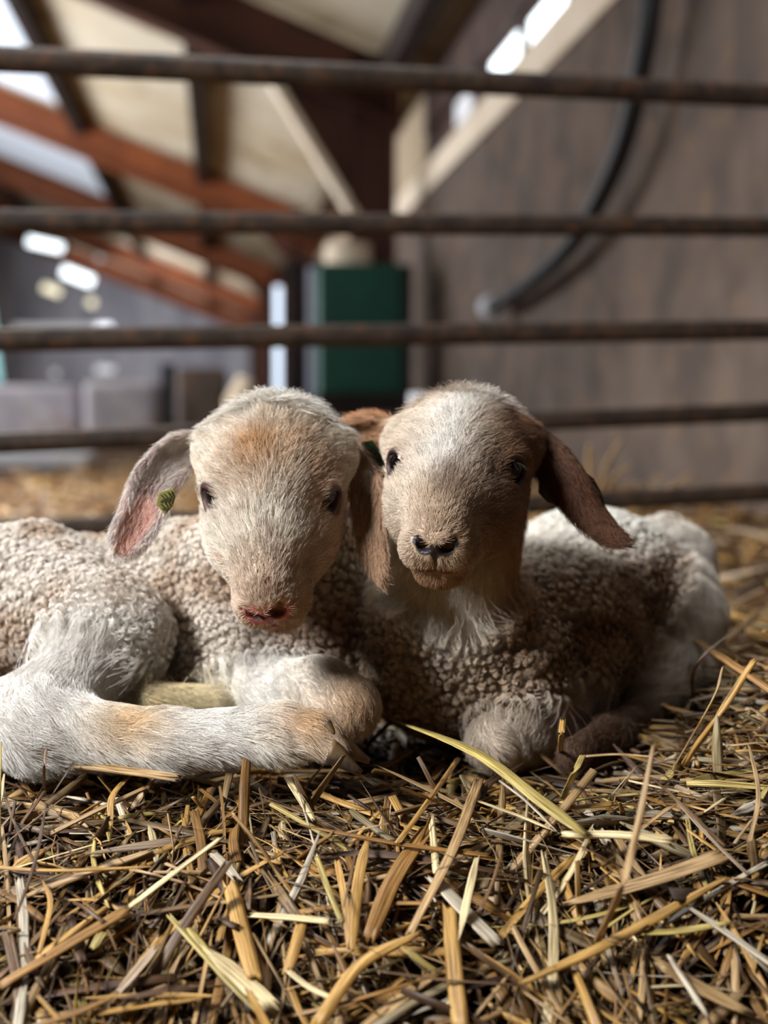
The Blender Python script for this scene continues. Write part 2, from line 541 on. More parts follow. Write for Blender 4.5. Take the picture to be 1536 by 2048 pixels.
# ================================================================== STRAW
def mat_straw():
    m = material('straw', (0.5, 0.35, 0.15), 0.48, 0.45)
    nt = m.node_tree
    b = nt.nodes['Principled BSDF']
    at = nt.nodes.new('ShaderNodeAttribute'); at.attribute_name = 'tint'
    sv = nt.nodes.new('ShaderNodeAttribute'); sv.attribute_name = 'sv'
    n = nt.nodes.new('ShaderNodeTexNoise')
    n.inputs['Scale'].default_value = 1.0
    n.inputs['Detail'].default_value = 5
    nt.links.new(sv.outputs['Vector'], n.inputs['Vector'])
    r = nt.nodes.new('ShaderNodeValToRGB')
    r.color_ramp.elements[0].position = 0.36; r.color_ramp.elements[0].color = (0.34, 0.28, 0.21, 1)
    r.color_ramp.elements[1].position = 0.62; r.color_ramp.elements[1].color = (1.14, 1.12, 1.06, 1)
    nt.links.new(n.outputs['Fac'], r.inputs['Fac'])
    mx = nt.nodes.new('ShaderNodeMix'); mx.data_type = 'RGBA'; mx.blend_type = 'MULTIPLY'
    mx.inputs[0].default_value = 1.0
    nt.links.new(at.outputs['Color'], mx.inputs[6])
    nt.links.new(r.outputs['Color'], mx.inputs[7])
    nt.links.new(mx.outputs[2], b.inputs['Base Color'])
    bp = nt.nodes.new('ShaderNodeBump'); bp.inputs['Strength'].default_value = 0.5; bp.inputs['Distance'].default_value = 0.0006
    nt.links.new(n.outputs['Fac'], bp.inputs['Height'])
    nt.links.new(bp.outputs[0], b.inputs['Normal'])
    return m


M_straw = mat_straw()
PAL = {'gold': srgb(190, 150, 84), 'deep': srgb(154, 114, 60), 'tan': srgb(176, 146, 104), 'cream': srgb(226, 208, 164), 'white': srgb(212, 202, 184),
       'brown': srgb(118, 90, 62), 'dark': srgb(86, 60, 40), 'olive': srgb(190, 172, 104), 'grey': srgb(168, 148, 126)}


def HS(x, y):
    """height of the straw surface"""
    x = np.asarray(x, float); y = np.asarray(y, float)
    p = np.stack([x, y, np.zeros_like(x)], -1).reshape(-1, 3)
    n = (vnoise(p, 14, 3) - 0.5).reshape(x.shape)
    h = 0.012 * n * (1 - sstep(y, 0.58, 0.66) * 0.8)
    h = h + 0.052 * np.exp(-(((x - 0.30) / 0.085) ** 2 + ((y - 0.78) / 0.11) ** 2))
    h = h + 0.018 * sstep(x, 0.1, 0.26) * sstep(y, 0.50, 0.62) * (1 - sstep(y, 0.72, 0.86))
    h = h - 0.55 * np.clip(0.635 - y, 0, 1) ** 1.25 * 1.45
    h = h - 0.010 * sstep(y, 0.62, 0.7) * (1 - sstep(y, 1.0, 1.15)) * (1 - sstep(x, 0.12, 0.25))
    return h


NS = 6


def straw_arrays(pts, wid, hgt, t0=1.0, t1=1.0, up=None, twist=0.0, seed=0.0, ring=NS, jag=0.0):
    """one stalk: flattened tube along the points; returns verts, faces, sv"""
    pts = np.asarray(pts, float)
    n = len(pts)
    tn = np.gradient(pts, axis=0)
    tn = nrm(tn)
    up = np.array([0, 0, 1.0]) if up is None else up
    side = nrm(np.cross(tn, up))
    nn = np.cross(side, tn)
    s = np.linspace(0, 1, n)
    tp = np.minimum(t0 + (1 - t0) * np.clip(s / 0.25, 0, 1), t1 + (1 - t1) * np.clip((1 - s) / 0.25, 0, 1))
    ang = 2 * np.pi * np.arange(ring) / ring
    tw = twist * s
    ca, sa = np.cos(tw)[:, None], np.sin(tw)[:, None]
    sd = side * ca + nn * sa
    nv = -side * sa + nn * ca
    rib = np.ones(ring) if ring < 12 else RNG.uniform(.25, 1.35, ring)
    edge = np.ones(ring) if ring < 12 else RNG.uniform(.9, 1.06, ring)
    V = pts[:, None, :] + (wid * 0.5 * tp)[:, None, None] * (np.cos(ang) * edge)[None, :, None] * sd[:, None, :] + (hgt * 0.5 * tp)[:, None, None] * (np.sin(ang) * rib)[None, :, None] * nv[:, None, :]
    if jag:
        V[0] += tn[0] * (RNG.random((ring, 1)) - 0.5) * jag
        V[-1] += tn[-1] * (RNG.random((ring, 1)) - 0.5) * jag
    V = V.reshape(-1, 3)
    L = np.concatenate([[0], np.cumsum(np.linalg.norm(np.diff(pts, axis=0), axis=1))])
    svv = np.zeros((n, ring, 3))
    svv[:, :, 0] = (np.cos(ang) * wid * 850)[None, :]
    svv[:, :, 1] = (L * 45)[:, None]
    svv[:, :, 2] = seed + (np.sin(ang) * hgt * 900)[None, :]
    F = []
    for i in range(n - 1):
        for k in range(ring):
            k2 = (k + 1) % ring
            F.append((i * ring + k, (i + 1) * ring + k, (i + 1) * ring + k2, i * ring + k2))
    h = ring // 2
    if ring == 6:
        F += [(0, 1, 2, 3), (0, 3, 4, 5)]
        o = (n - 1) * ring
        F += [(o + 3, o + 2, o + 1, o), (o + 5, o + 4, o + 3, o)]
    else:
        o = (n - 1) * ring
        for k in range(1, h):
            F.append((k - 1, k, ring - k - 1 if k < h else h, ring - k if k > 1 else ring - 1))
        F = F[:-(h - 1)] if h > 1 else F
        for k in range(h - 1):
            a, b_, c_, d_ = k, k + 1, ring - 2 - k, ring - 1 - k
            F.append((a, b_, c_, d_)); F.append((o + d_, o + c_, o + b_, o + a))
    return V, np.array(F), svv.reshape(-1, 3)


# --- the stalks one can pick out in the photograph: (image points, height above straw, width px, colour, flatness, label)
LM = [
    ([(-40, 1520), (150, 1530), (355, 1556)], .034, 24, 'tan', .5, 'thick tan stalk lying against the left lamb\'s long outstretched leg', 1, .9),
    ([(100, 1668), (200, 1618), (300, 1572)], .016, 13, 'tan', .6, 'slim tan stalk rising right toward the left lamb\'s leg', 1, 1),
    ([(222, 1650), (226, 1590), (272, 1540)], .02, 14, 'gold', .25, 'curled golden leaf standing up in front of the left lamb\'s leg', .5, .15),
    ([(0, 1972), (130, 1893), (257, 1818)], .012, 26, 'deep', .5, 'thick golden brown stalk running up from the lower left edge', 1, 1),
    ([(262, 1812), (350, 1745), (443, 1676)], .018, 16, 'cream', .5, 'pale straight stalk slanting up right in the left foreground', 1, 1),
    ([(-20, 1734), (120, 1741), (305, 1733)], .018, 11, 'gold', .6, 'long thin golden stalk lying level at the left edge', 1, .4),
    ([(64, 1788), (180, 1745), (300, 1703)], .010, 24, 'tan', .5, 'broad split tan stalk under the thin level one at left', .8, .6),
    ([(338, 1832), (440, 1946), (522, 2032)], .016, 15, 'olive', .5, 'yellow half of the folded stalk at lower left', .8, .7),
    ([(372, 1850), (405, 1890), (432, 1935)], .014, 17, 'olive', .5, 'short yellow stub inside the fold of the lower left stalk', .6, .5),
    ([(415, 1900), (480, 1955), (545, 2015)], .013, 44, 'cream', .15, 'wide pale papery half of the folded stalk at lower left', .3, .8),
    ([(462, 1775), (485, 1870), (512, 1968)], .010, 38, 'gold', .45, 'thick split golden stalk pointing at the viewer left of centre', .9, .8),
    ([(170, 1996), (300, 1990), (440, 1992)], .012, 14, 'gold', .4, 'level golden stalk near the bottom left, upper of the pair', .3, .3),
    ([(190, 2030), (290, 2010), (400, 1998)], .012, 22, 'gold', .4, 'level golden stalk near the bottom left, lower of the pair', .4, .3),
    ([(85, 1760), (101, 1808), (78, 1906)], .018, 12, 'gold', .3, 'bent golden leaf hanging down at the left edge', .2, .8),
    ([(92, 1610), (71, 1720), (30, 1838)], .022, 8, 'dark', .6, 'dark brown curved stem at the left edge', .4, .6),
    ([(425, 1705), (452, 1732), (474, 1758)], .014, 25, 'white', .2, 'short greyish white husk left of centre', .8, .8),
    ([(237, 1982), (275, 1938), (311, 1894)], .010, 22, 'grey', .2, 'flat grey beige blade leaning right at lower left', .8, .7),
    ([(668, 1517), (710, 1545), (752, 1570)], .020, 10, 'white', .4, 'short white splinter below the left lamb\'s hoof', .3, 1),
    ([(575, 1556), (598, 1592), (627, 1638)], .018, 17, 'cream', .4, 'pale smooth stalk end just below the left lamb\'s foot', .9, .6),
    ([(564, 1542), (640, 1543), (705, 1541)], .014, 15, 'tan', .6, 'level tan stalk under the left lamb\'s hoof', 1, 1),
    ([(598, 1649), (780, 1685), (980, 1712)], .016, 13, 'deep', .6, 'long golden brown stalk crossing the centre almost level', .4, 1),
    ([(916, 1518), (858, 1600), (795, 1686)], .018, 13, 'gold', .6, 'straight golden stem slanting down from the right lamb\'s chest', 1, 1),
    ([(856, 1655), (788, 1757), (738, 1872)], .010, 36, 'deep', .4, 'broad deep golden stalk pointing to the viewer at centre', .9, .7),
    ([(957, 1562), (910, 1690), (822, 1862)], .018, 25, 'tan', .5, 'long ribbed tan stalk coming straight down at centre', .9, .9),
    ([(834, 1868), (722, 1928), (632, 2050)], .020, 28, 'gold', .6, 'smooth curved golden stalk in the bottom centre', .5, 1),
    ([(872, 1760), (930, 1822), (993, 1885)], .014, 36, 'white', .3, 'wide silvery split stalk right of centre', 1, 1),
    ([(954, 1714), (937, 1788), (918, 1876)], .026, 17, 'cream', .2, 'pale yellow pointed leaf over the silvery stalk', .5, .1),
    ([(900, 1815), (908, 1930), (922, 2060)], .010, 34, 'gold', .5, 'thick golden stalk running out of the bottom edge', .9, 1),
    ([(633, 1712), (655, 1775), (682, 1840)], .016, 13, 'olive', .4, 'pale greenish stalk left of centre, left of the near parallel pair', .8, .9),
    ([(674, 1720), (690, 1800), (700, 1895)], .014, 15, 'gold', .5, 'golden stalk left of centre, right of the near parallel pair', .9, .9),
    ([(737, 1668), (716, 1764), (704, 1893)], .016, 22, 'gold', .3, 'broad golden leaf narrowing to a thin top near centre', .2, .7),
    ([(505, 1830), (580, 1835), (656, 1842)], .016, 20, 'cream', .4, 'short level cream stalk left of centre', .9, 1),
    ([(606, 1836), (592, 1890), (576, 1942)], .012, 24, 'gold', .5, 'short thick golden stalk below the cream one', .9, .8),
    ([(576, 1942), (620, 1975), (665, 1996)], .018, 15, 'cream', .3, 'cream strip crossing near the bottom left of centre', .9, .8),
    ([(755, 1942), (890, 1960), (1030, 1970)], .022, 8, 'brown', .6, 'thin brown stem lying level near the bottom centre', .7, 1),
    ([(862, 1632), (868, 1690), (872, 1745)], .012, 15, 'cream', .5, 'short pale double stalk at centre beside the ribbed one', 1, 1),
    ([(812, 1898), (845, 1925), (875, 1944)], .020, 24, 'olive', .15, 'small yellow flake beside the curved golden stalk', .4, .9),
    ([(1004, 1704), (985, 1765), (958, 1824)], .026, 8, 'brown', .7, 'thin brown twig leaning beside the pale yellow leaf', .4, 1),
    ([(780, 1438), (945, 1502), (1085, 1605), (1168, 1666)], .056, 30, 'olive', .25, 'big pale green blade lying in front of the right lamb\'s knee', .15, .6),
    ([(1000, 1562), (1055, 1605), (1112, 1661)], .022, 8, 'white', .5, 'thin white splinter under the big pale blade, upper of two', .8, .3),
    ([(962, 1604), (1040, 1632), (1110, 1662)], .018, 11, 'cream', .4, 'thin cream splinter under the big pale blade, lower of two', .8, .3),
    ([(1133, 1670), (1235, 1670), (1342, 1680)], .030, 25, 'cream', .5, 'bright cream stalk lying level at right of centre', 1, 1),
    ([(1140, 1806), (1290, 1765), (1452, 1708)], .014, 42, 'tan', .3, 'wide split tan stalk under the upright one at right', .5, 1),
    ([(1045, 1966), (1230, 1879), (1447, 1758)], .016, 26, 'gold', .5, 'long golden stalk rising to the right in the right foreground', .7, .4),
    ([(1272, 1866), (1360, 1862), (1460, 1845)], .014, 20, 'olive', .5, 'level olive yellow stalk in the right foreground', 1, .4),
    ([(1377, 1814), (1460, 1870), (1560, 1940)], .014, 24, 'white', .3, 'flat white blade running off the right edge', .4, 1),
    ([(1322, 1930), (1400, 1975), (1490, 2022)], .014, 48, 'tan', .12, 'wide flat tan leaf in the lower right corner', .9, .5),
    ([(1308, 1558), (1375, 1620), (1450, 1692)], .024, 10, 'brown', .5, 'thin brown stem slanting down right below the right lamb', .6, 1),
    ([(1335, 1580), (1410, 1665), (1495, 1748)], .024, 10, 'grey', .5, 'thin grey stem beside the brown one at right', .6, 1),
    ([(1498, 1490), (1517, 1587), (1500, 1682)], .035, 10, 'tan', .4, 'curved tan strip hanging at the right edge', .7, .8),
    ([(1338, 1912), (1372, 1965), (1416, 2034)], .024, 13, 'white', .4, 'bent greyish white strip at lower right', .9, .4),
    ([(1120, 1605), (1200, 1594), (1277, 1588)], .022, 11, 'olive', .5, 'level yellow stalk right of the pale blade, upper of two', 1, 1),
    ([(1128, 1617), (1175, 1613), (1224, 1607)], .020, 15, 'gold', .5, 'level golden stalk right of the pale blade, lower of two', 1, 1),
    ([(1167, 1513), (1235, 1509), (1302, 1514)], .030, 5, 'tan', .8, 'very thin tan stem lying level before the right lamb\'s dark foot', 1, 1),
    ([(1389, 1278), (1460, 1325), (1560, 1392)], .062, 22, 'deep', .5, 'thick brown gold stalk at the right edge beside the lamb\'s hind leg', .8, 1),
]
# stalks that stand up out of the bedding: (x, y of foot, foot height, x, y of top, depth of top)
UP = [
    ((1195, 1882), .012, [(1244, 1772, .50), (1275, 1655, .525), (1306, 1492, .54)], 15, 'tan', .5, 'tall upright tan stalk standing over the cream stalk at right', .4),
    ((1126, 1596), .010, [(1146, 1552, .60), (1166, 1510, .61)], 14, 'olive', .5, 'short yellow stalk standing up before the right lamb', 1),
    ((1367, 1530), .03, [(1440, 1425, .68), (1507, 1322, .70)], 17, 'gold', .6, 'thick golden stalk leaning up at the right edge', .8),
    ((1120, 1515), .01, [(1122, 1480, .665), (1126, 1440, .67)], 13, 'gold', .5, 'stubby upright stalk against the right lamb\'s folded leg', .9),
    ((1385, 1395), .05, [(1392, 1330, .76), (1465, 1262, .77)], 8, 'brown', .6, 'fine brown stem curving up beside the lamb\'s hind leg', .4),
    ((1345, 1540), .03, [(1425, 1400, .68), (1445, 1335, .685)], 6, 'tan', .7, 'fine tan stem crossing the thick leaning stalk at the right edge', .6),
    ((90, 1590), .01, [(88, 1545, .62), (92, 1498, .62)], 6, 'brown', .7, 'fine upright brown stem in front of the left lamb\'s heel', .8),
]


def on_straw(x, y, hz):
    """where the line of sight to that spot meets the straw surface raised by hz"""
    r = ray(x, y)
    ts = np.linspace(0.3, 1.4, 441) / r[1]
    q = np.array([0, 0, CAM_H])[None, :] + ts[:, None] * r[None, :]
    d = q[:, 2] - (HS(q[:, 0], q[:, 1]) + hz)
    i = int(np.argmax(d < 0))
    return q[i] if d[i] < 0 else q[-1]


def add_stalk(pts, wid, hgt, colour, label, t0, t1, group=None, twist=0.0, name='straw_stalk', jag=0.002):
    V, F, sv = straw_arrays(pts, wid, hgt, t0, t1, twist=twist, seed=random.uniform(0, 90), ring=14, jag=max(jag, wid * 1.1))
    c = np.asarray(colour)
    cols = c[None, :] * (0.9 + 0.2 * vnoise(V, 60, 5))[:, None]
    o = mesh_obj(name, V, F, M_straw, None, False, cols=cols, sv=sv, origin=pts[len(pts) // 2])
    tag(o, label, 'straw', group)
    return o


for (pp, hz, wpx, cn, flat, lab, t0, t1) in LM:
    P3 = []
    for (x, y) in pp:
        P3.append(on_straw(x, y, hz * .55 + .005))
    pts = bez(P3, 12)
    wid = wpx * P3[len(P3) // 2][1] * 1.02 / F_PX
    add_stalk(pts, wid, wid * flat, PAL[cn] * random.uniform(0.9, 1.08), lab, t0, t1, twist=random.uniform(-0.4, 0.4))
for ((fx, fy), fz, tops, wpx, cn, flat, lab, t1) in UP:
    P3 = [on_straw(fx, fy, 0.004)] + [U(x, y, Y) for (x, y, Y) in tops]
    pts = bez(P3, 14)
    wid = wpx * P3[-1][1] / F_PX
    add_stalk(pts, wid, wid * flat, PAL[cn], lab, 1, t1)

CN = ['gold', 'deep', 'tan', 'cream', 'white', 'brown', 'dark', 'olive', 'grey']
CW = np.array([.20, .17, .23, .06, .03, .19, .05, .03, .04]); CW /= CW.sum()


def rand_stalk(x, y, zoff, L, wid, steep):
    yaw = random.uniform(0, 2 * math.pi)
    if random.random() < .55:
        yaw = 9.0 * float(vnoise(np.array([[x, y, 0]]), 9, 44)[0]) + random.gauss(0, .35)
    pit = random.gauss(0, steep)
    d = np.array([math.cos(yaw) * math.cos(pit), math.sin(yaw) * math.cos(pit), math.sin(pit)])
    sd = np.array([-math.sin(yaw), math.cos(yaw), 0])
    c = np.array([x, y, float(HS(x, y)) + zoff])
    slope = (float(HS(x, y + .01)) - float(HS(x, y - .01))) / .02
    d = d + np.array([0, 0, slope * d[1]])
    n = 5
    s = np.linspace(-.5, .5, n)
    bend = random.gauss(0, 0.06 if wid > .0012 else .2) * L
    kink = random.gauss(0, 0.10) * L if random.random() < 0.3 else 0
    pts = c + s[:, None] * L * d + ((s * s * 4 - .5) * bend)[:, None] * sd + (np.maximum(s, 0) * kink * 2)[:, None] * (sd * .7 + np.array([0, 0, .3])) + (-(s * s) * 4 * abs(random.gauss(0, .03)) * L)[:, None] * np.array([0, 0, 1.0])
    return pts


# individual loose stalks, the largest ones in front
cnt = 0
tries = 0
def in_view(x, y): return abs(x) < y * 0.33
while cnt < 238 and tries < 4000:
    tries += 1
    y = random.uniform(0.46, 0.66)
    x = random.uniform(-0.24, 0.24)
    if not in_view(x, y): continue
    if y > 0.625 and x < -0.02: continue
    L = random.uniform(0.03, 0.09) if random.random() < .8 else random.uniform(.09, .13)
    wid = random.choice((.0015, .002, .0028, .0036, .0044, .0054)) * random.uniform(.8, 1.15)
    pts = rand_stalk(x, y, random.uniform(-0.004, 0.006), L, wid, 0.12 if random.random() < .75 else .42)
    if pts[:, 2].max() > 0.06: continue
    pts = bez(pts, 9)
    cn = CN[RNG.choice(len(CN), p=CW)]
    add_stalk(pts, wid, wid * random.choice((.12, .2, .35, .55)), PAL[cn] * random.uniform(.7, 1.1),
              'one of the many loose straw stalks heaped in front of the lambs', random.choice((1, .9, .5)), random.choice((1, .8, .2)), 'loose stalks on top of the straw bedding', twist=random.gauss(0, .8))
    cnt += 1

# the rest of the bedding: nobody could count it
def straw_mass(name, n, fx, fy, lab, zr, scale=1.0, steep=.16, keep=None, dim=1.0):
    VV, FF, CC, SS = [], [], [], []
    off = 0
    k = 0
    while k < n:
        x, y = fx(), fy()
        if keep is not None and not keep(x, y): continue
        L = random.uniform(0.02, 0.09) * scale
        wid = random.choice((.0005, .0006, .001, .0014, .002, .003, .0042, .0055)) * random.uniform(.8, 1.2) * scale
        if random.random() < .05 and scale == 1.0:
            wid = random.uniform(.0055, .0085); L = random.uniform(.04, .11)
        pts = rand_stalk(x, y, random.uniform(*zr), L, wid, steep if random.random() < .8 else steep * 2.6)
        V, F, sv = straw_arrays(pts, wid, wid * random.choice((.12, .25, .5)), random.choice((1, .7, .3)), random.choice((1, .7, .2)), twist=random.gauss(0, 1.0), seed=random.uniform(0, 90))
        c = PAL[CN[RNG.choice(len(CN), p=CW)]] * random.choice((.35, .5, .7, .9, 1.05)) * dim
        VV.append(V); FF.append(F + off); SS.append(sv); CC.append(np.tile(c, (len(V), 1)))
        off += len(V)
        k += 1
    o = mesh_obj(name, np.vstack(VV), np.vstack(FF), M_straw, None, False, cols=np.vstack(CC), sv=np.vstack(SS), origin=(0, float(fy()), 0))
    return tag(o, lab, 'straw', kind='stuff')


straw_mass('straw_bedding', 12000, lambda: random.uniform(-.36, .36), lambda: random.uniform(.44, .98), 'deep bed of dry golden and brown straw under and in front of the lambs', (-0.022, 0.003),
           keep=lambda x, y: abs(x) < y * .36 + .02)
straw_mass('straw_litter', 8000, lambda: random.uniform(-1.1, 1.2), lambda: .95 + 4.5 * random.random() ** 1.6, 'blurred golden straw spread on the floor behind the lambs and beyond the gate', (-0.028, 0.01), scale=2.0, steep=.2,
           keep=lambda x, y: abs(x) < y * .36 + .1 and x * math.cos(PHI) + y * math.sin(PHI) < 1.12, dim=1.25)
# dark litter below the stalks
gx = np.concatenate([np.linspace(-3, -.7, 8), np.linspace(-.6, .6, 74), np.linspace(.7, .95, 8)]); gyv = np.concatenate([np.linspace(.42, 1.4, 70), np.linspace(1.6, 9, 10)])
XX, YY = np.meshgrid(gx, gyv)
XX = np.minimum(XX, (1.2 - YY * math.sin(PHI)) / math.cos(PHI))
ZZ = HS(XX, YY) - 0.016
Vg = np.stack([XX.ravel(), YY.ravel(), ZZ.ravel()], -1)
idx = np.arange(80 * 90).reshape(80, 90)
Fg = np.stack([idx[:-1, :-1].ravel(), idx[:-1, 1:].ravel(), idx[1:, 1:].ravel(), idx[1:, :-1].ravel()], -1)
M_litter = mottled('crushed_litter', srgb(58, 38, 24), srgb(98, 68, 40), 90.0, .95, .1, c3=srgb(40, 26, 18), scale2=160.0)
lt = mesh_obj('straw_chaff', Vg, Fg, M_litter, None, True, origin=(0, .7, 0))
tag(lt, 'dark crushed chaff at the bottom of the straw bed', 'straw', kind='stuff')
# blurred tuft of straw against the wall at right
tv, tf, tc, ts, off = [], [], [], [], 0
base = np.array([0.36, 1.95, 0.02])
for (x0, y0, x1, y1, w_) in ((1195, 965, 1245, 880, .012), (1200, 975, 1265, 930, .012), (1185, 970, 1180, 890, .010), (1215, 985, 1290, 968, .009), (1290, 985, 1400, 960, .010), (1160, 985, 1120, 930, .008), (1340, 985, 1385, 945, .008), (1290, 985, 1330, 950, .008)):
    p = bez([U(x0, y0 + 30, 1.98), U((x0 + x1) / 2 - 4, (y0 + y1) / 2, 1.97), U(x1, y1, 1.95)], 7)
    V, F, sv = straw_arrays(p, w_, w_ * .5, 1, .6, seed=random.uniform(0, 50))
    tv.append(V); tf.append(F + off); ts.append(sv); tc.append(np.tile(PAL['tan'] * 1.0, (len(V), 1))); off += len(V)
tag(mesh_obj('straw_tuft', np.vstack(tv), np.vstack(tf), M_straw, None, True, cols=np.vstack(tc), sv=np.vstack(ts), origin=(.45, 1.97, 0)), 'blurred tuft of straw sticking up against the grey wall behind the right ear', 'straw', kind='stuff')

# ================================================================== LAMBS
class Body:
    def __init__(s):
        s.ops = []

    def cap(s, a, b, ra, rb, k=0.02, op='u', flow=None, fur=None, L=None, col=None, flat=None):
        s.ops.append(dict(t='cap', a=np.asarray(a, float), b=np.asarray(b, float), ra=ra, rb=rb, k=k, op=op, flow=flow, fur=fur, L=L, col=col))

    def ell(s, c, rad, R=None, k=0.02, op='u', flow=None, fur=None, L=None, col=None):
        s.ops.append(dict(t='ell', c=np.asarray(c, float), rad=np.asarray(rad, float), R=np.eye(3) if R is None else R, k=k, op=op, flow=flow, fur=fur, L=L, col=col))

    @staticmethod
    def d(o, X, Y, Z):
        if o['t'] == 'cap':
            a, b = o['a'], o['b']
            ab = b - a
            L2 = float(ab @ ab) + 1e-12
            t = ((X - a[0]) * ab[0] + (Y - a[1]) * ab[1] + (Z - a[2]) * ab[2]) / L2
            t = np.clip(t, 0, 1)
            dx, dy, dz = X - a[0] - t * ab[0], Y - a[1] - t * ab[1], Z - a[2] - t * ab[2]
            return np.sqrt(dx * dx + dy * dy + dz * dz) - (o['ra'] + (o['rb'] - o['ra']) * t)
        c, r, R = o['c'], o['rad'], o['R']
        dx, dy, dz = X - c[0], Y - c[1], Z - c[2]
        q = [R[0, i] * dx + R[1, i] * dy + R[2, i] * dz for i in range(3)]
        k0 = np.sqrt((q[0] / r[0]) ** 2 + (q[1] / r[1]) ** 2 + (q[2] / r[2]) ** 2)
        k1 = np.sqrt((q[0] / r[0] ** 2) ** 2 + (q[1] / r[1] ** 2) ** 2 + (q[2] / r[2] ** 2) ** 2)
        return k0 * (k0 - 1) / np.maximum(k1, 1e-6)

    def aabb(s, o):
        if o['t'] == 'cap':
            m = max(o['ra'], o['rb'])
            return np.minimum(o['a'], o['b']) - m, np.maximum(o['a'], o['b']) + m
        e = np.sqrt(((o['R'] * o['rad'][None, :]) ** 2).sum(1))
        return o['c'] - e, o['c'] + e

    def grid(s, fine_c, fine_r, hf, hc):
        lo = np.full(3, 1e9); hi = -lo
        for o in s.ops:
            if o['op'] == 'u':
                a, b = s.aabb(o)
                lo = np.minimum(lo, a); hi = np.maximum(hi, b)
        lo -= .008; hi += .008
        ax = []
        for i in range(3):
            p = [lo[i]]
            while p[-1] < hi[i]:
                inside = abs(p[-1] - fine_c[i]) < fine_r[i]
                p.append(p[-1] + (hf if inside else hc))
            ax.append(np.array(p, dtype=np.float32))
        xs, ys, zs = ax
        D = np.full((len(xs), len(ys), len(zs)), .5, dtype=np.float32)
        for o in s.ops:
            a, b = s.aabb(o)
            m = o['k'] + .006
            sl = []
            for i, g in enumerate((xs, ys, zs)):
                i0 = max(0, np.searchsorted(g, a[i] - m) - 1); i1 = min(len(g), np.searchsorted(g, b[i] + m) + 1)
                sl.append(slice(i0, i1))
            if any(q.start >= q.stop for q in sl): continue
            X = xs[sl[0]][:, None, None]; Y = ys[sl[1]][None, :, None]; Z = zs[sl[2]][None, None, :]
            d = s.d(o, X, Y, Z).astype(np.float32)
            cur = D[sl[0], sl[1], sl[2]]
            k = o['k']
            if o['op'] == 'u':
                h = np.maximum(k - np.abs(cur - d), 0) / k
                D[sl[0], sl[1], sl[2]] = np.minimum(cur, d) - h * h * k * .25
            else:
                d = -d
                h = np.maximum(k - np.abs(cur - d), 0) / k
                D[sl[0], sl[1], sl[2]] = np.maximum(cur, d) + h * h * k * .25
        return xs, ys, zs, D


def surface_nets(xs, ys, zs, D):
    ins = D < 0
    nx, ny, nz = D.shape
    s = ins.astype(np.int8)
    tot = (s[:-1, :-1, :-1] + s[1:, :-1, :-1] + s[:-1, 1:, :-1] + s[:-1, :-1, 1:] + s[1:, 1:, :-1] + s[1:, :-1, 1:] + s[:-1, 1:, 1:] + s[1:, 1:, 1:])
    act = (tot > 0) & (tot < 8)
    ci, cj, ck = np.nonzero(act)
    n = len(ci)
    vid = np.full(act.shape, -1, dtype=np.int32)
    vid[ci, cj, ck] = np.arange(n)
    corners = [(0, 0, 0), (1, 0, 0), (0, 1, 0), (1, 1, 0), (0, 0, 1), (1, 0, 1), (0, 1, 1), (1, 1, 1)]
    val = [D[ci + a, cj + b, ck + c] for a, b, c in corners]
    pos = [np.stack([xs[ci + a], ys[cj + b], zs[ck + c]], -1).astype(np.float64) for a, b, c in corners]
    acc = np.zeros((n, 3)); cnt = np.zeros(n)
    for (p, q) in ((0, 1), (2, 3), (4, 5), (6, 7), (0, 2), (1, 3), (4, 6), (5, 7), (0, 4), (1, 5), (2, 6), (3, 7)):
        m = (val[p] < 0) != (val[q] < 0)
        t = np.where(m, val[p] / np.where(m, val[p] - val[q], 1), 0)[:, None]
        acc += np.where(m[:, None], pos[p] + (pos[q] - pos[p]) * t, 0)
        cnt += m
    V = acc / cnt[:, None]
    F = []
    # edges along x
    for ax in range(3):
        if ax == 0:
            a, b = ins[:-1, 1:-1, 1:-1], ins[1:, 1:-1, 1:-1]
        elif ax == 1:
            a, b = ins[1:-1, :-1, 1:-1], ins[1:-1, 1:, 1:-1]
        else:
            a, b = ins[1:-1, 1:-1, :-1], ins[1:-1, 1:-1, 1:]
        m = a != b
        i, j, k = np.nonzero(m)
        fl = a[i, j, k]
        if ax == 0:
            j += 1; k += 1
            q = [vid[i, j - 1, k - 1], vid[i, j, k - 1], vid[i, j, k], vid[i, j - 1, k]]
        elif ax == 1:
            i += 1; k += 1
            q = [vid[i - 1, j, k - 1], vid[i - 1, j, k], vid[i, j, k], vid[i, j, k - 1]]
        else:
            i += 1; j += 1
            q = [vid[i - 1, j - 1, k], vid[i, j - 1, k], vid[i, j, k], vid[i - 1, j, k]]
        q = np.stack(q, -1)
        q = np.where(fl[:, None], q, q[:, ::-1])
        F.append(q)
    F = np.vstack(F)
    F = F[(F >= 0).all(1)]
    # light smoothing
    for _ in range(2):
        a = np.zeros_like(V); c = np.zeros(len(V))
        for e0, e1 in ((0, 1), (1, 2), (2, 3), (3, 0)):
            np.add.at(a, F[:, e0], V[F[:, e1]]); np.add.at(c, F[:, e0], 1)
        V = V * .55 + (a / np.maximum(c, 1)[:, None]) * .45
    return V, F


def vnormals(V, F):
    T = F
    n = np.cross(V[T[:, 2]] - V[T[:, 0]], V[T[:, 3]] - V[T[:, 1]]) if T.shape[1] == 4 else np.cross(V[T[:, 1]] - V[T[:, 0]], V[T[:, 2]] - V[T[:, 0]])
    N = np.zeros_like(V)
    for k in range(T.shape[1]): np.add.at(N, T[:, k], n)
    return nrm(N)


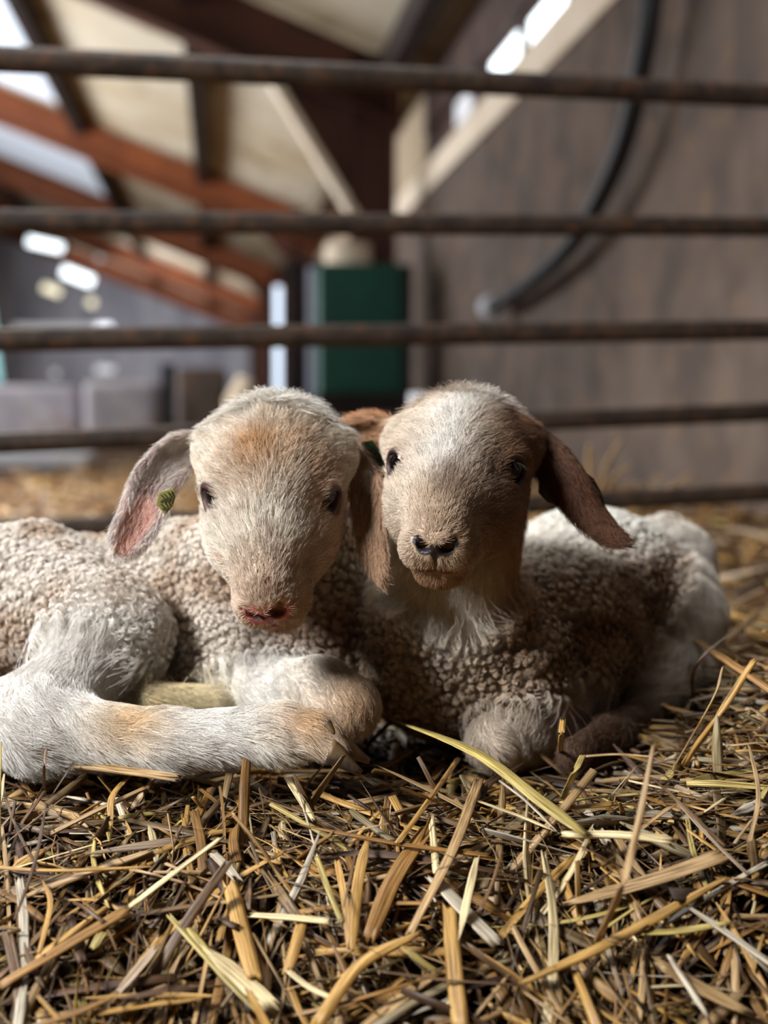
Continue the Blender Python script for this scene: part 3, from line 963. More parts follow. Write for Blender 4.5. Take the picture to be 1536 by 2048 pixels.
def head_frame(yaw, pitch, roll):
    y, p, r = map(math.radians, (yaw, pitch, roll))
    F = np.array([-math.sin(y) * math.cos(p), -math.cos(y) * math.cos(p), -math.sin(p)])
    R = np.array([math.cos(y), -math.sin(y), 0.0])
    Uu = np.cross(F, R)
    R2 = R * math.cos(r) + Uu * math.sin(r)
    U2 = -R * math.sin(r) + Uu * math.cos(r)
    return np.stack([F, R2, U2], -1)      # columns forward, viewer's right, up


def add_head(bd, O, H, col, s=1.0, shrt=1.0, twist=0.0, eyef=.75, nost=1.0, eo=1.0):
    def P(f, r, u):
        if f > 0: f *= shrt
        tw = math.radians(twist) * min(max(f / 9.0, 0), 1)
        r, u = r * math.cos(tw) - u * math.sin(tw), r * math.sin(tw) + u * math.cos(tw)
        return O + H @ (np.array([f, r, u]) * .01 * s)
    c = .01 * s
    kw = dict(fur='face', col=col)
    bd.ell(P(-2.0, 0, .65), np.array([4.0, 3.85, 3.15]) * c, H, .012, **kw)
    bd.ell(P(3.0, 0, -.9), np.array([3.2, 3.3, 2.5]) * c, H, .012, **kw)
    bd.ell(P(-.4, 0, .9), np.array([3.0, 3.85, 2.5]) * c, H, .012, **kw)
    bd.cap(P(0, 0, -.6), P(7.0, 0, -1.35), 3.25 * c, 1.95 * c, .012, **kw)
    bd.cap(P(0, 0, 1.5), P(7.3, 0, -.15), 1.9 * c, 1.25 * c, .012, **kw)
    for sg in (-1, 1):
        bd.ell(P(.3, sg * 2.1, -1.7), np.array([3.8, 1.95, 2.8]) * c, H, .012, **kw)
        bd.ell(P(-2.4, sg * 3.5, .8), np.array([1.4, 1.2, 1.2]) * c, H, .014, **kw)
        bd.ell(P(7.5, sg * .95, -1.6), np.array([1.35, 1.15, 1.05]) * c, H, .006, **kw)
    bd.cap(P(-1.5, 0, -2.7), P(6.2, 0, -2.75), 2.4 * c, 1.3 * c, .012, **kw)
    bd.ell(P(8.3, 0, -.65), np.array([.95, 1.45, .85]) * c, H, .006, **kw)
    bd.ell(P(7.2, 0, -3.1), np.array([1.2, 1.3, .8]) * c, H, .005, **kw)
    det = {'P': P, 'eyes': [], 'edir': [], 'nostrils': [], 'mouth': [], 'O': O, 'H': H, 's': s, 'shrt': shrt}
    for sg in (-1, 1):
        # eyelids around the ball, then the almond opening
        ec = P(eyef, sg * 2.95, .72)
        ed = H @ nrm(np.array([.80, sg * .60, .02]))
        eh = nrm(np.cross(ed, H[:, 2])); ev = np.cross(eh, ed)
        EH = np.stack([ed, eh, ev], -1)
        bd.ell(ec, np.array([1.14, 1.22, 1.16]) * c, EH, .006, **kw)
        bd.ell(ec + ed * .95 * c, np.array([.9, 1.0 * eo, .70 * eo]) * c, EH, .0025, op='s')
        det['eyes'].append(ec); det['edir'].append(EH)
        # comma shaped nostrils: a round inner hole, a slit running up and out
        bd.ell(P(9.05, sg * .60, -.85), np.array([.8, .36, .24]) * c * np.array([1, nost, nost]), H, .002, op='s')
        bd.cap(P(9.15, sg * .62, -.80), P(8.75, sg * 1.25, -.22), .15 * c, .11 * c, .002, op='s')
        det['nostrils'] += [(P(9.05, sg * .60, -.85), .0044 * nost), (P(9.0, sg * .95, -.5), .0034)]
        ml = [P(8.9, 0, -2.32), P(8.5, sg * 1.0, -2.42), P(7.5, sg * 1.75, -2.30), P(6.2, sg * 2.25, -1.95)]
        for a, b in zip(ml[:-1], ml[1:]):
            bd.cap(a, b, .15 * c, .13 * c, .002, op='s')
            det['mouth'].append((a, b))
    bd.cap(P(9.25, 0, -1.15), P(8.95, 0, -2.32), .10 * c, .10 * c, .002, op='s')
    det['phil'] = (P(9.25, 0, -1.0), P(8.95, 0, -2.32))
    return det


def seg_dist(p, a, b):
    ab = b - a
    t = np.clip(((p - a) @ ab) / float(ab @ ab), 0, 1)
    return np.linalg.norm(p - a - t[:, None] * ab, axis=1)


def ear_mesh(stations, thick=.0022, nu=13):
    """stations: list of (centre, half width, side vector, concave normal, cup); front and back sheets"""
    cs = bez([s[0] for s in stations], 22)
    ws = [x[0] for x in bez([np.array([s[1], 0, 0]) for s in stations], 22)]
    sds = bez([s[2] for s in stations], 22)
    nms = bez([s[3] for s in stations], 22)
    cps = [x[0] for x in bez([np.array([s[4], 0, 0]) for s in stations], 22)]
    us = np.linspace(-1, 1, nu)
    V, side_flag, flow, uu_ = [], [], [], []
    n = len(cs)
    cs = np.array(cs)
    tn = nrm(np.gradient(cs, axis=0))
    rings = []
    for i in range(n):
        nm = nrm(nms[i] - tn[i] * (nms[i] @ tn[i])); sd = nrm(np.cross(nm, tn[i]))
        w_ = max(ws[i], .0012)
        ring = []
        for sh in (0, 1):
            uu = us if sh == 0 else us[::-1][1:-1]
            for u in uu:
                th = thick * (1 - u * u) ** .5 * .9 + .0002
                off = -cps[i] * w_ * (1 - u * u)
                p = cs[i] + sd * u * w_ * (1 - .12 * cps[i]) + nm * (off + (th if sh == 0 else -th))
                ring.append(p); uu_.append(u); side_flag.append(1.0 if sh == 0 else 0.0); flow.append(tn[i])
        rings.append(ring)
    m = len(rings[0])
    V = np.array([p for r in rings for p in r])
    F = []
    for i in range(n - 1):
        for k in range(m):
            k2 = (k + 1) % m
            F.append((i * m + k, i * m + k2, (i + 1) * m + k2, (i + 1) * m + k))
    # end cap as quads folded across
    for base in ((n - 1) * m,):
        for k in range(m // 2 - 1):
            F.append((base + k, base + k + 1, base + m - 2 - k, base + m - 1 - k))
    F = np.array(F)
    N = vnormals(V, F)
    out = V - np.repeat(cs, m, axis=0)
    nf = np.array([nrm(nms[i]) for i in range(n) for _ in range(m)])
    flag = np.array(side_flag)
    sgn = ((N * nf).sum(1) * (flag * 2 - 1)).sum()
    if sgn < 0: F = F[:, ::-1]
    along = np.repeat(np.linspace(0, 1, n), m)
    return V, F, flag, np.array(flow), along, np.array(uu_)


def mat_fur(name, transl=0.14):
    m = bpy.data.materials.new(name)
    m.use_nodes = True
    nt = m.node_tree
    b = nt.nodes['Principled BSDF']
    at = nt.nodes.new('ShaderNodeAttribute'); at.attribute_name = 'tint'
    nt.links.new(at.outputs['Color'], b.inputs['Base Color'])
    b.inputs['Roughness'].default_value = 0.55
    b.inputs['Specular IOR Level'].default_value = 0.35
    tr = nt.nodes.new('ShaderNodeBsdfTranslucent')
    nt.links.new(at.outputs['Color'], tr.inputs['Color'])
    mx = nt.nodes.new('ShaderNodeMixShader')
    mx.inputs[0].default_value = transl
    nt.links.new(b.outputs[0], mx.inputs[1]); nt.links.new(tr.outputs[0], mx.inputs[2])
    nt.links.new(mx.outputs[0], nt.nodes['Material Output'].inputs['Surface'])
    return m


def mat_skin():
    m = bpy.data.materials.new('lamb_skin')
    m.use_nodes = True
    nt = m.node_tree
    b = nt.nodes['Principled BSDF']
    at = nt.nodes.new('ShaderNodeAttribute'); at.attribute_name = 'tint'
    n = nt.nodes.new('ShaderNodeTexNoise'); n.inputs['Scale'].default_value = 700
    tc = nt.nodes.new('ShaderNodeTexCoord')
    nt.links.new(tc.outputs['Object'], n.inputs['Vector'])
    bp = nt.nodes.new('ShaderNodeBump'); bp.inputs['Strength'].default_value = .5; bp.inputs['Distance'].default_value = .001
    nt.links.new(n.outputs['Fac'], bp.inputs['Height']); nt.links.new(bp.outputs[0], b.inputs['Normal'])
    nt.links.new(at.outputs['Color'], b.inputs['Base Color'])
    b.inputs['Roughness'].default_value = 0.5
    return m


M_fur = mat_fur('fur_strands')
M_skin = mat_skin()
M_eye = material('eyeball', srgb(10, 7, 7), 0.04, 0.35)
M_hoof = mottled('hoof_horn', srgb(48, 38, 32), srgb(124, 98, 62), 60, .5, .4)
M_tag_y = mottled('yellow_green_tag', srgb(136, 130, 66), srgb(112, 108, 54), 60, .45, .4)
M_tag_g = mottled('green_tag', srgb(40, 58, 30), srgb(28, 44, 24), 60, .4, .4)
M_ink = material('tag_ink', srgb(16, 14, 16), .6, .3)


def hair_object(name, parent, P, R0, R1, cols):
    """P: (n,m,3) strand points in world space"""
    n, m, _ = P.shape
    hc = bpy.data.hair_curves.new(name)
    hc.add_curves([m] * n)
    org = np.array(parent.location)
    hc.attributes['position'].data.foreach_set('vector', (P - org).astype(np.float32).ravel())
    ra = hc.attributes.get('radius') or hc.attributes.new('radius', 'FLOAT', 'POINT')
    s = np.linspace(0, 1, m)[None, :]
    rr = R0[:, None] * (1 - s) + R1[:, None] * s
    ra.data.foreach_set('value', rr.astype(np.float32).ravel())
    ca = hc.attributes.new('tint', 'FLOAT_COLOR', 'CURVE')
    c = np.ones((n, 4), dtype=np.float32); c[:, :3] = cols
    ca.data.foreach_set('color', c.ravel())
    hc.materials.append(M_fur)
    o = bpy.data.objects.new(name, hc)
    COL.objects.link(o)
    o.parent = parent
    return o


def sample_surface(V, F, N, dens):
    """dens: per-vertex density per square metre"""
    T = np.vstack([F[:, [0, 1, 2]], F[:, [0, 2, 3]]])
    ar = .5 * np.linalg.norm(np.cross(V[T[:, 1]] - V[T[:, 0]], V[T[:, 2]] - V[T[:, 0]]), axis=1)
    wt = ar * dens[T].mean(1)
    n = int(wt.sum())
    t = RNG.choice(len(T), n, p=wt / wt.sum())
    u, v = RNG.random(n), RNG.random(n)
    f = u + v > 1
    u[f], v[f] = 1 - u[f], 1 - v[f]
    bc = np.stack([1 - u - v, u, v], -1)
    return T[t], bc


CAMP = np.array([0, 0, CAM_H])


def make_lamb(name, bd, det, ears, colour_fn, flow_fn, label, skin_fn, fine_c, lash, root=None):
    rt = empty(name, root)
    tag(rt, label, 'lamb', 'lambs lying in the straw')
    xs, ys, zs, D = bd.grid(fine_c, (.075, .085, .10), .0011, .0026)
    V, F = surface_nets(xs, ys, zs, D)
    N = vnormals(V, F)
    # ---- region weights from the shapes
    furs = ['wool', 'leg', 'face', 'neck']
    W = np.zeros((len(V), 4)); FL = np.zeros_like(V); C = np.zeros_like(V); LN = np.zeros(len(V)); WS = np.zeros(len(V))
    for o in bd.ops:
        if o['op'] != 'u' or o['fur'] is None: continue
        d = Body.d(o, V[:, 0], V[:, 1], V[:, 2])
        wgt = np.exp(-np.clip(d, -.004, .2) / .006)
        W[:, furs.index(o['fur'])] += wgt
        fl = o['flow']
        if fl is None and o['t'] == 'cap': fl = nrm(o['b'] - o['a'])
        if fl is None: fl = np.array([0, 0, -1.0])
        FL += wgt[:, None] * np.asarray(fl)
        C += wgt[:, None] * o['col']
        LN += wgt * (o['L'] if o['L'] else {'wool': .007, 'leg': .014, 'face': .006, 'neck': .016}[o['fur']])
        WS += wgt
    W /= W.sum(1, keepdims=True); C /= WS[:, None]; LN /= WS
    FL = nrm(FL)
    loc = (V - det['O']) @ det['H'] / (.01 * det['s'])       # head coordinates in cm: forward, right, up
    isf = W[:, 2]
    FL = np.where(isf[:, None] > .5, flow_fn(loc, det['H'], N), FL)
    C = colour_fn(V, loc, W, C)
    # ---- bare skin near nose, mouth, eyes
    bare = np.zeros(len(V))
    for c_, r_ in det['nostrils']:
        bare = np.maximum(bare, 1 - sstep(np.linalg.norm(V - c_, axis=1), r_ * .8, r_ * 1.5))
    mdist = np.full(len(V), 1.0)
    for a, b in det['mouth']: mdist = np.minimum(mdist, seg_dist(V, a, b))
    mb = 1 - sstep(mdist, .0024, .0042)
    pdist = seg_dist(V, *det['phil'])
    pb = 1 - sstep(pdist, .0012, .0028)
    eb = np.zeros(len(V))
    for e, EH in zip(det['eyes'], det['edir']):
        eb = np.maximum(eb, 1 - sstep(np.linalg.norm(V - e - EH[:, 0] * .0065, axis=1), .0104, .0124))
    padb = 1 - sstep(np.linalg.norm(V - det['P'](9.2, 0, -.9), axis=1), .0030, .0050)
    bare = np.maximum.reduce([bare, mb, pb, eb, padb])
    skin = skin_fn(V, loc, C, bare, mb, pb, eb)
    # ---- nubs of the fleece
    wool = W[:, 0]
    Fm = np.ones(len(V)) * 1e6 / (.0042 ** 2 * 1e6)
    Tn, bn = sample_surface(V, F, N, np.where(wool > .3, Fm, 0.0) + 1e-6)
    NC = (V[Tn] * bn[:, :, None]).sum(1)
    kd = kdtree.KDTree(len(NC))
    for i, p in enumerate(NC): kd.insert(p, i)
    kd.balance()
    near = np.array([kd.find(p)[2] for p in V])
    nubh = RNG.uniform(.4, 1.0, len(NC))
    nidx = np.array([kd.find(p)[1] for p in V])
    V0 = V.copy()
    V = V + N * (wool * .0020 * nubh[nidx] * np.clip(1 - (near / .0032) ** 2, 0, 1))[:, None]
    Vb, Fb, cb = V, F, skin
    # ---- ears joined into the same mesh
    allV, allF, allC = [Vb], [Fb], [cb]
    off = len(Vb)
    earsets = []
    for (st, inner, outer, innerfur, outerfur, earlen) in ears:
        eV, eF, flag, efl, along, uv_ = ear_mesh(st)
        ec = np.where(flag[:, None] > .5, inner, outer)
        allV.append(eV); allF.append(eF + off); allC.append(ec)
        off += len(eV)
        earsets.append((eV, eF, flag, efl, (along, uv_), innerfur, outerfur, earlen))
    # the whole body continuous with its ears
    body = mesh_obj('body', np.vstack(allV), np.vstack(allF), M_skin, rt, True, cols=np.vstack(allC))
    # ---- strands
    # straight fur on face, neck and legs
    vis = lambda P, NN: ((P - CAMP) * NN).sum(1) / np.linalg.norm(P - CAMP, axis=1) < .45
    def strands(V, F, N, FLv, Cv, LNv, dens, m, r0, lift, jit, clump, nzf, droop=0.0, bend=1.0):
        T, bc = sample_surface(V, F, N, dens)
        g = lambda A: (A[T] * (bc[:, :, None] if A.ndim == 2 else bc)).sum(1)
        P, NN, f, c, L = g(V), nrm(g(N)), g(FLv), g(Cv), g(LNv)
        k = vis(P, NN) & (P[:, 2] > -.004)
        P, NN, f, c, L = P[k], NN[k], f[k], c[k], L[k]
        n = len(P)
        nv = np.stack([vnoise(P, nzf, 21 + i) - .5 for i in range(3)], -1) + .6 * np.stack([vnoise(P, nzf * 2.6, 31 + i) - .5 for i in range(3)], -1)
        f = f + nv * clump + RNG.normal(0, jit, (n, 3))
        t = nrm(f - NN * (f * NN).sum(1, keepdims=True))
        L = L * RNG.uniform(.6, 1.15, n)
        d1 = nrm(NN * lift + t * (1 - lift))
        s = np.linspace(0, 1, m)[None, :, None]
        tipdir = nrm(t + NN * lift * .25 + np.array([0, 0, -droop]))
        X = P[:, None, :] + L[:, None, None] * (d1[:, None, :] * (s - .5 * bend * s * s) + tipdir[:, None, :] * (.5 * bend * s * s))
        var = RNG.uniform(.62, 1.18, n) * (.74 + .46 * vnoise(P, nzf * 1.4, 77))
        return X, np.full(n, r0) * RNG.uniform(.7, 1.2, n), np.clip(c * var[:, None], 0, .92)
    face_d = np.clip(W[:, 2] * 2 - .4, 0, 1) * (1 - bare) ** 2
    muz = sstep(loc[:, 0], 4.5, 8.5)
    LNf = np.where(W[:, 2] > .4, .0078 - .0040 * muz + .0120 * sstep(-loc[:, 0], 1.6, 4.2) * sstep(loc[:, 2], 0, 3), LN)
    X, r, c = strands(V, F, N, FL, C, LNf, face_d * (1.7e6 + 1.2e6 * muz) + 1, 5, .00013, .40, .13, .95, 230)
    hair_object('face_fur', rt, X, r, r * .35, c)
    leg_d = np.clip((W[:, 1] + W[:, 3]) * 1.6 - .25, 0, 1) * (1 - np.clip(W[:, 2] * 2 - .4, 0, 1))
    X, r, c = strands(V, F, N, FL, C, LN, leg_d * 1.05e6 + 1, 5, .00013, .32, .18, 1.1, 120, droop=.6)
    hair_object('leg_fur', rt, X, r, r * .3, c)
    # curly fleece
    T, bc = sample_surface(V, F, N, wool * 1.35e6 + 1)
    g = lambda A: (A[T] * (bc[:, :, None] if A.ndim == 2 else bc)).sum(1)
    P, NN, c, L = g(V), nrm(g(N)), g(C), g(LN)
    k = vis(P, NN) & (P[:, 2] > -.004)
    P, NN, c, L = P[k], NN[k], c[k], L[k]
    ni = np.array([kd.find(p)[1] for p in P])
    cen = NC[ni]
    n = len(P)
    m = 7
    ph = nubh[ni] * 40 + RNG.normal(0, .35, n)
    s = np.linspace(0, 1, m)
    e1 = nrm(np.cross(NN, np.array([.3, .2, .93]))); e2 = np.cross(NN, e1)
    tip = cen + NN * (L * (.35 + .55 * nubh[ni]))[:, None] + (np.stack([vnoise(cen, 70, 50 + i) - .5 for i in range(3)], -1)) * .004
    cr = (.0011 + .0006 * RNG.random(n))
    ang = ph[:, None] + s[None, :] * (5.2 + nubh[ni][:, None] * 3)
    base = P[:, None, :] * (1 - s[None, :, None] ** 1.2) + tip[:, None, :] * s[None, :, None] ** 1.2
    X = base + NN[:, None, :] * (L[:, None] * .35 * np.sin(np.pi * s)[None, :])[:, :, None] + (cr[:, None] * np.sin(np.pi * (.15 + .8 * s))[None, :])[:, :, None] * (np.cos(ang)[:, :, None] * e1[:, None, :] + np.sin(ang)[:, :, None] * e2[:, None, :])
    var = RNG.uniform(.78, 1.12, n) * (.78 + .4 * nubh[ni])
    c = np.clip(c * var[:, None], 0, .92)
    hair_object('fleece', rt, X, np.full(n, .00012), np.full(n, .00007), c)
    # ears
    EX = []
    for (eV, eF, flag, efl, along, fi, fo, elen) in earsets:
        eN = vnormals(eV, eF)
        al, uv_ = along
        furry = np.clip(1 - sstep(al, .30, .55) + sstep(np.abs(uv_), .5, .8), 0, 1)
        dens = np.where(flag > .5, fi[1] + (fo[1] - fi[1]) * furry, fo[1])
        ec = np.where(flag[:, None] > .5, fi[0] + (fi[2] - fi[0]) * furry[:, None], fo[0])
        edge = np.full(len(eV), elen * 1.3)
        EX.append(strands(eV, eF, eN, efl, ec, edge, dens, 4, .00013, .30, .16, .8, 200))
    if EX:
        hair_object('ear_fur', rt, np.vstack([e[0] for e in EX]), np.concatenate([e[1] for e in EX]), np.concatenate([e[1] for e in EX]) * .35, np.vstack([e[2] for e in EX]))
    # eyes
    for e, EH in zip(det['eyes'], det['edir']):
        v, f = [], []
        nu, nv_ = 20, 14
        for j in range(nv_ + 1):
            th = math.pi * j / nv_
            for i in range(nu):
                a = 2 * math.pi * i / nu
                v.append(e + .0102 * np.array([math.sin(th) * math.cos(a), math.sin(th) * math.sin(a), math.cos(th)]))
        for j in range(nv_):
            for i in range(nu):
                f.append((j * nu + i, j * nu + (i + 1) % nu, (j + 1) * nu + (i + 1) % nu, (j + 1) * nu + i))
        mesh_obj('eye', v, f, M_eye, rt)
        # lashes on the upper lid
        n = 9
        a = RNG.uniform(-1, 1, n)
        root_ = e + 0.0112 * nrm(EH[:, 0] * .80 + np.outer(a, EH[:, 1]) * .62 + np.outer(.52 * (1 - .55 * a * a), EH[:, 2]))
        dd = nrm(EH[:, 0] * .8 + np.outer(a, EH[:, 1]) * .6 + EH[:, 2] * .1 + RNG.normal(0, .12, (n, 3)))
        ss = np.linspace(0, 1, 5)[None, :, None]
        ln = RNG.uniform(.003, .0055, n)[:, None, None]
        X = root_[:, None, :] + ln * (dd[:, None, :] * ss + np.array([0, 0, -.55]) * ss * ss)
        hair_object('eyelashes', rt, X, np.full(n, .00014), np.full(n, .00004), np.tile(lash, (n, 1)))
    return rt


def claw(root, base, d, up, L, w_, h):
    """one half of a cloven hoof"""
    d = nrm(d); sd = nrm(np.cross(d, up)); up = np.cross(sd, d)
    V, F = [], []
    n = 10
    for i in range(n):
        t = i / (n - 1)
        ww = w_ * (1 - .15 * t) * math.sqrt(max(1 - max(t - .35, 0) ** 2 / .65 ** 2 * .96, .02))
        hh = h * (1 - .75 * t)
        cz = -h * .5 + hh * .5
        for k in range(10):
            a = 2 * math.pi * k / 10
            V.append(base + d * L * t + sd * ww * .5 * math.cos(a) + up * (cz + hh * .5 * math.sin(a)))
    for i in range(n - 1):
        for k in range(10):
            F.append((i * 10 + k, i * 10 + (k + 1) % 10, (i + 1) * 10 + (k + 1) % 10, (i + 1) * 10 + k))
    F += [tuple(range(10))[::-1], tuple((n - 1) * 10 + k for k in range(10))]
    return mesh_obj('hoof', V, F, M_hoof, root)


def ear_tag(root, outline, normal, mat, ink=None, thick=.0012):
    m = MB()
    nv = nrm(np.asarray(normal, float))
    m.prism(outline, nv * thick)
    t = m.build('ear_tag', mat, root)
    bv = t.modifiers.new('bevel', 'BEVEL'); bv.width = .0004; bv.segments = 2
    if ink:
        k = MB()
        for poly in ink:
            v, f = tube(poly, .00032, 6)
            k.add(v, f)
        k.build('tag_print', M_ink, t)
        # nested two deep: place by the same origin
    return t


def px(n, Y): return n * Y / F_PX


# ------------------------------------------------------------------ left lamb
white_ = srgb(238, 233, 225); cream_ = srgb(230, 218, 198); tan_ = srgb(196, 158, 112); brown_ = srgb(132, 90, 60)
H1 = head_frame(1, 43, -3)
O1 = U(545, 985, .715)
b1 = Body()
wc = srgb(234, 227, 216)
# trunk
b1.cap(U(560, 1250, .815), U(380, 1235, .86), px(172, .815), px(172, .86), .03, fur='wool', col=wc)
b1.cap(U(380, 1242, .86), U(150, 1268, .89), px(168, .86), px(168, .89), .03, fur='wool', col=wc)
b1.cap(U(150, 1268, .89), U(-130, 1320, .89), px(168, .89), px(170, .89), .03, fur='wool', col=wc)
b1.cap(U(610, 1330, .79), U(470, 1350, .79), px(105, .79), px(95, .79), .03, fur='wool', col=wc)
# neck
b1.cap(U(520, 1210, .84), U(556, 985, .785), px(150, .84), px(112, .785), .03, fur='wool', col=wc, L=.008)
b1.cap(U(655, 1160, .82), U(650, 1290, .80), px(90, .82), px(100, .80), .03, fur='wool', col=wc)
# thigh, shank, long hind foot lying along the straw
b1.cap(U(60, 1190, .83), U(215, 1270, .76), px(135, .83), px(98, .76), .022, fur='wool', col=white_, L=.008)
b1.cap(U(215, 1275, .755), U(85, 1435, .70), px(92, .755), px(82, .70), .02, fur='leg', col=white_, L=.012)
b1.cap(U(-60, 1440, .72), U(80, 1445, .695), px(85, .72), px(78, .695), .02, fur='leg', col=white_, L=.010)
b1.cap(U(85, 1455, .69), U(330, 1478, .675), px(72, .69), px(52, .675), .015, fur='leg', col=white_, L=.012)
b1.cap(U(330, 1478, .675), U(560, 1462, .66), px(52, .675), px(50, .66), .012, fur='leg', col=white_, L=.012)
b1.cap(U(560, 1462, .66), U(632, 1462, .652), px(48, .66), px(38, .652), .010, fur='leg', col=cream_, L=.010)
b1.cap(U(625, 1465, .652), U(665, 1492, .645), px(34, .652), px(24, .645), .008, fur='leg', col=cream_, L=.009, flow=nrm(np.array([.6, 0, -.8])))
# folded fore leg: forearm and knee
b1.cap(U(470, 1385, .765), U(640, 1385, .72), px(68, .765), px(64, .72), .015, fur='leg', col=white_, L=.008)
b1.cap(U(640, 1385, .72), U(695, 1412, .705), px(66, .72), px(58, .705), .012, fur='leg', col=cream_, L=.006)
b1.cap(U(695, 1415, .705), U(560, 1470, .73), px(52, .705), px(38, .73), .012, fur='leg', col=cream_, L=.006)
# other foot peeping out of the fold
b1.cap(U(300, 1395, .735), U(430, 1402, .74), px(30, .735), px(30, .74), .006, fur='leg', col=srgb(222, 204, 160), L=.009)
det1 = add_head(b1, O1, H1, cream_, 1.0, .93, 22, nost=1.45, eo=.92)


def flow_face(loc, H, N):
    f, r, u = loc[:, 0], loc[:, 1], loc[:, 2]
    top = sstep(u, -1.2, .6)
    fan = np.clip(r / 2.6, -1.2, 1.2)
    dl = np.stack([-np.ones_like(f) * (.9 + 0 * f), fan * (.35 + .8 * sstep(f, 5.5, 0)), .15 + 0 * f], -1) * top[:, None]
    side = np.stack([-.9 + 0 * f, .25 * np.sign(r), -.55 + 0 * f], -1) * (1 - top)[:, None]
    chin = sstep(-u, 2.4, 3.2)[:, None]
    dl = dl + side
    dl = dl * (1 - chin) + np.array([-.4, 0, -1.0]) * chin
    crown = (sstep(-f, 2.6, 4.6) * sstep(u, 1.0, 2.6))[:, None]
    dl = dl * (1 - crown * .6) + np.stack([-.2 + 0 * f, r * .25, 1.1 + 0 * f], -1) * crown
    return nrm(dl @ H.T)


def col1(V, loc, W, C):
    f, r, u = loc[:, 0], loc[:, 1], loc[:, 2]
    face = W[:, 2][:, None]
    nz = vnoise(V, 120, 9)
    c = np.tile(srgb(234, 224, 208), (len(V), 1))
    def mixc(c, k, w_): return c * (1 - w_[:, None]) + k * w_[:, None]
    # tawny brow patches
    w_ = np.exp(-(((r + 1.0) / 1.7) ** 2 + ((f - .1) / 2.0) ** 2)) * 1.0 * sstep(u, .5, 2)
    c = mixc(c, srgb(188, 142, 92), np.clip(w_ * (.7 + .6 * nz), 0, 1))
    w_ = np.exp(-(((r - 1.8) / 1.6) ** 2 + ((f + .4) / 2.2) ** 2)) * .6 * sstep(u, .5, 2)
    c = mixc(c, srgb(190, 146, 98), np.clip(w_ * (.6 + .7 * nz), 0, 1))
    w_ = sstep(u, -.5, 1.2) * sstep(3.5 - f, 0, 2.5) * sstep(vnoise(V * 1.0, 300, 61), .45, .8) * .55
    c = mixc(c, srgb(186, 150, 108), w_)
    # white poll and forelock
    c = mixc(c, srgb(244, 238, 228), sstep(-f, 2.6, 4.4))
    # warm muzzle
    c = mixc(c, srgb(208, 180, 154), sstep(f, 4.0, 7.2) * .7)
    c = mixc(c, srgb(160, 104, 66), np.clip(sstep(f, 1, 3) * sstep(vnoise(V, 330, 4), .66, .8) * .55, 0, 1))
    # brown at the eyes; shade of the right cheek is put into its colour
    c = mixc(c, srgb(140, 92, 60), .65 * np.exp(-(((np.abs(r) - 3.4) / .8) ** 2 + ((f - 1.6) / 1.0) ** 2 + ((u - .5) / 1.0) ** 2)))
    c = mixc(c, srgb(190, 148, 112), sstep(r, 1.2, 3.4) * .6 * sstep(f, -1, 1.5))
    out = C * (1 - face) + c * face
    # fleece: patchy brown, stronger on the right of the chest, straw yellow on the shank
    w_ = W[:, 0] * (.25 + .5 * sstep(vnoise(V, 38, 15), .42, .75))
    out = mixc(out, srgb(178, 148, 118), w_)
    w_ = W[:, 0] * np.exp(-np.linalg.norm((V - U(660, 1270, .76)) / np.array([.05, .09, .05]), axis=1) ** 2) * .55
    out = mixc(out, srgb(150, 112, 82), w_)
    w_ = W[:, 1] * np.exp(-np.linalg.norm((V - U(235, 1450, .655)) / np.array([.022, .05, .016]), axis=1) ** 2) * .8
    out = mixc(out, srgb(214, 172, 102), w_)
    w_ = W[:, 1] * np.exp(-np.linalg.norm((V - U(600, 1450, .63)) / np.array([.016, .05, .014]), axis=1) ** 2) * .9
    out = mixc(out, srgb(196, 152, 100), w_)
    w_ = W[:, 1] * np.exp(-np.linalg.norm((V - U(710, 1400, .69)) / np.array([.022, .06, .03]), axis=1) ** 2) * .8
    out = mixc(out, srgb(188, 148, 104), w_)
    return out


def skin1(V, loc, C, bare, mb, pb, eb):
    c = C * .80
    nose = np.clip(sstep(loc[:, 0], 7.7, 8.3) * sstep(-loc[:, 2], -.2, .2) * (np.abs(loc[:, 1]) < 2.1) * (np.linalg.norm(loc, axis=1) < 9.6), 0, 1)
    c = c * (1 - nose[:, None]) + srgb(172, 104, 96) * nose[:, None]
    c = c * (1 - pb[:, None]) + srgb(140, 66, 70) * pb[:, None]
    c = c * (1 - mb[:, None]) + srgb(96, 44, 42) * mb[:, None]
    hole = np.zeros(len(V))
    for q, r_ in det1['nostrils']: hole = np.maximum(hole, 1 - sstep(np.linalg.norm(V - q, axis=1), r_ * .5, r_ * .95))
    c = c * (1 - hole[:, None]) + srgb(60, 28, 28) * hole[:, None]
    c = c * (1 - eb[:, None]) + srgb(70, 42, 38) * eb[:, None]
    return c


def station(x, y, Y, hw, side, nm, cup):
    return (U(x, y, Y), px(hw, Y), nrm(np.asarray(side, float)), nrm(np.asarray(nm, float)), cup)


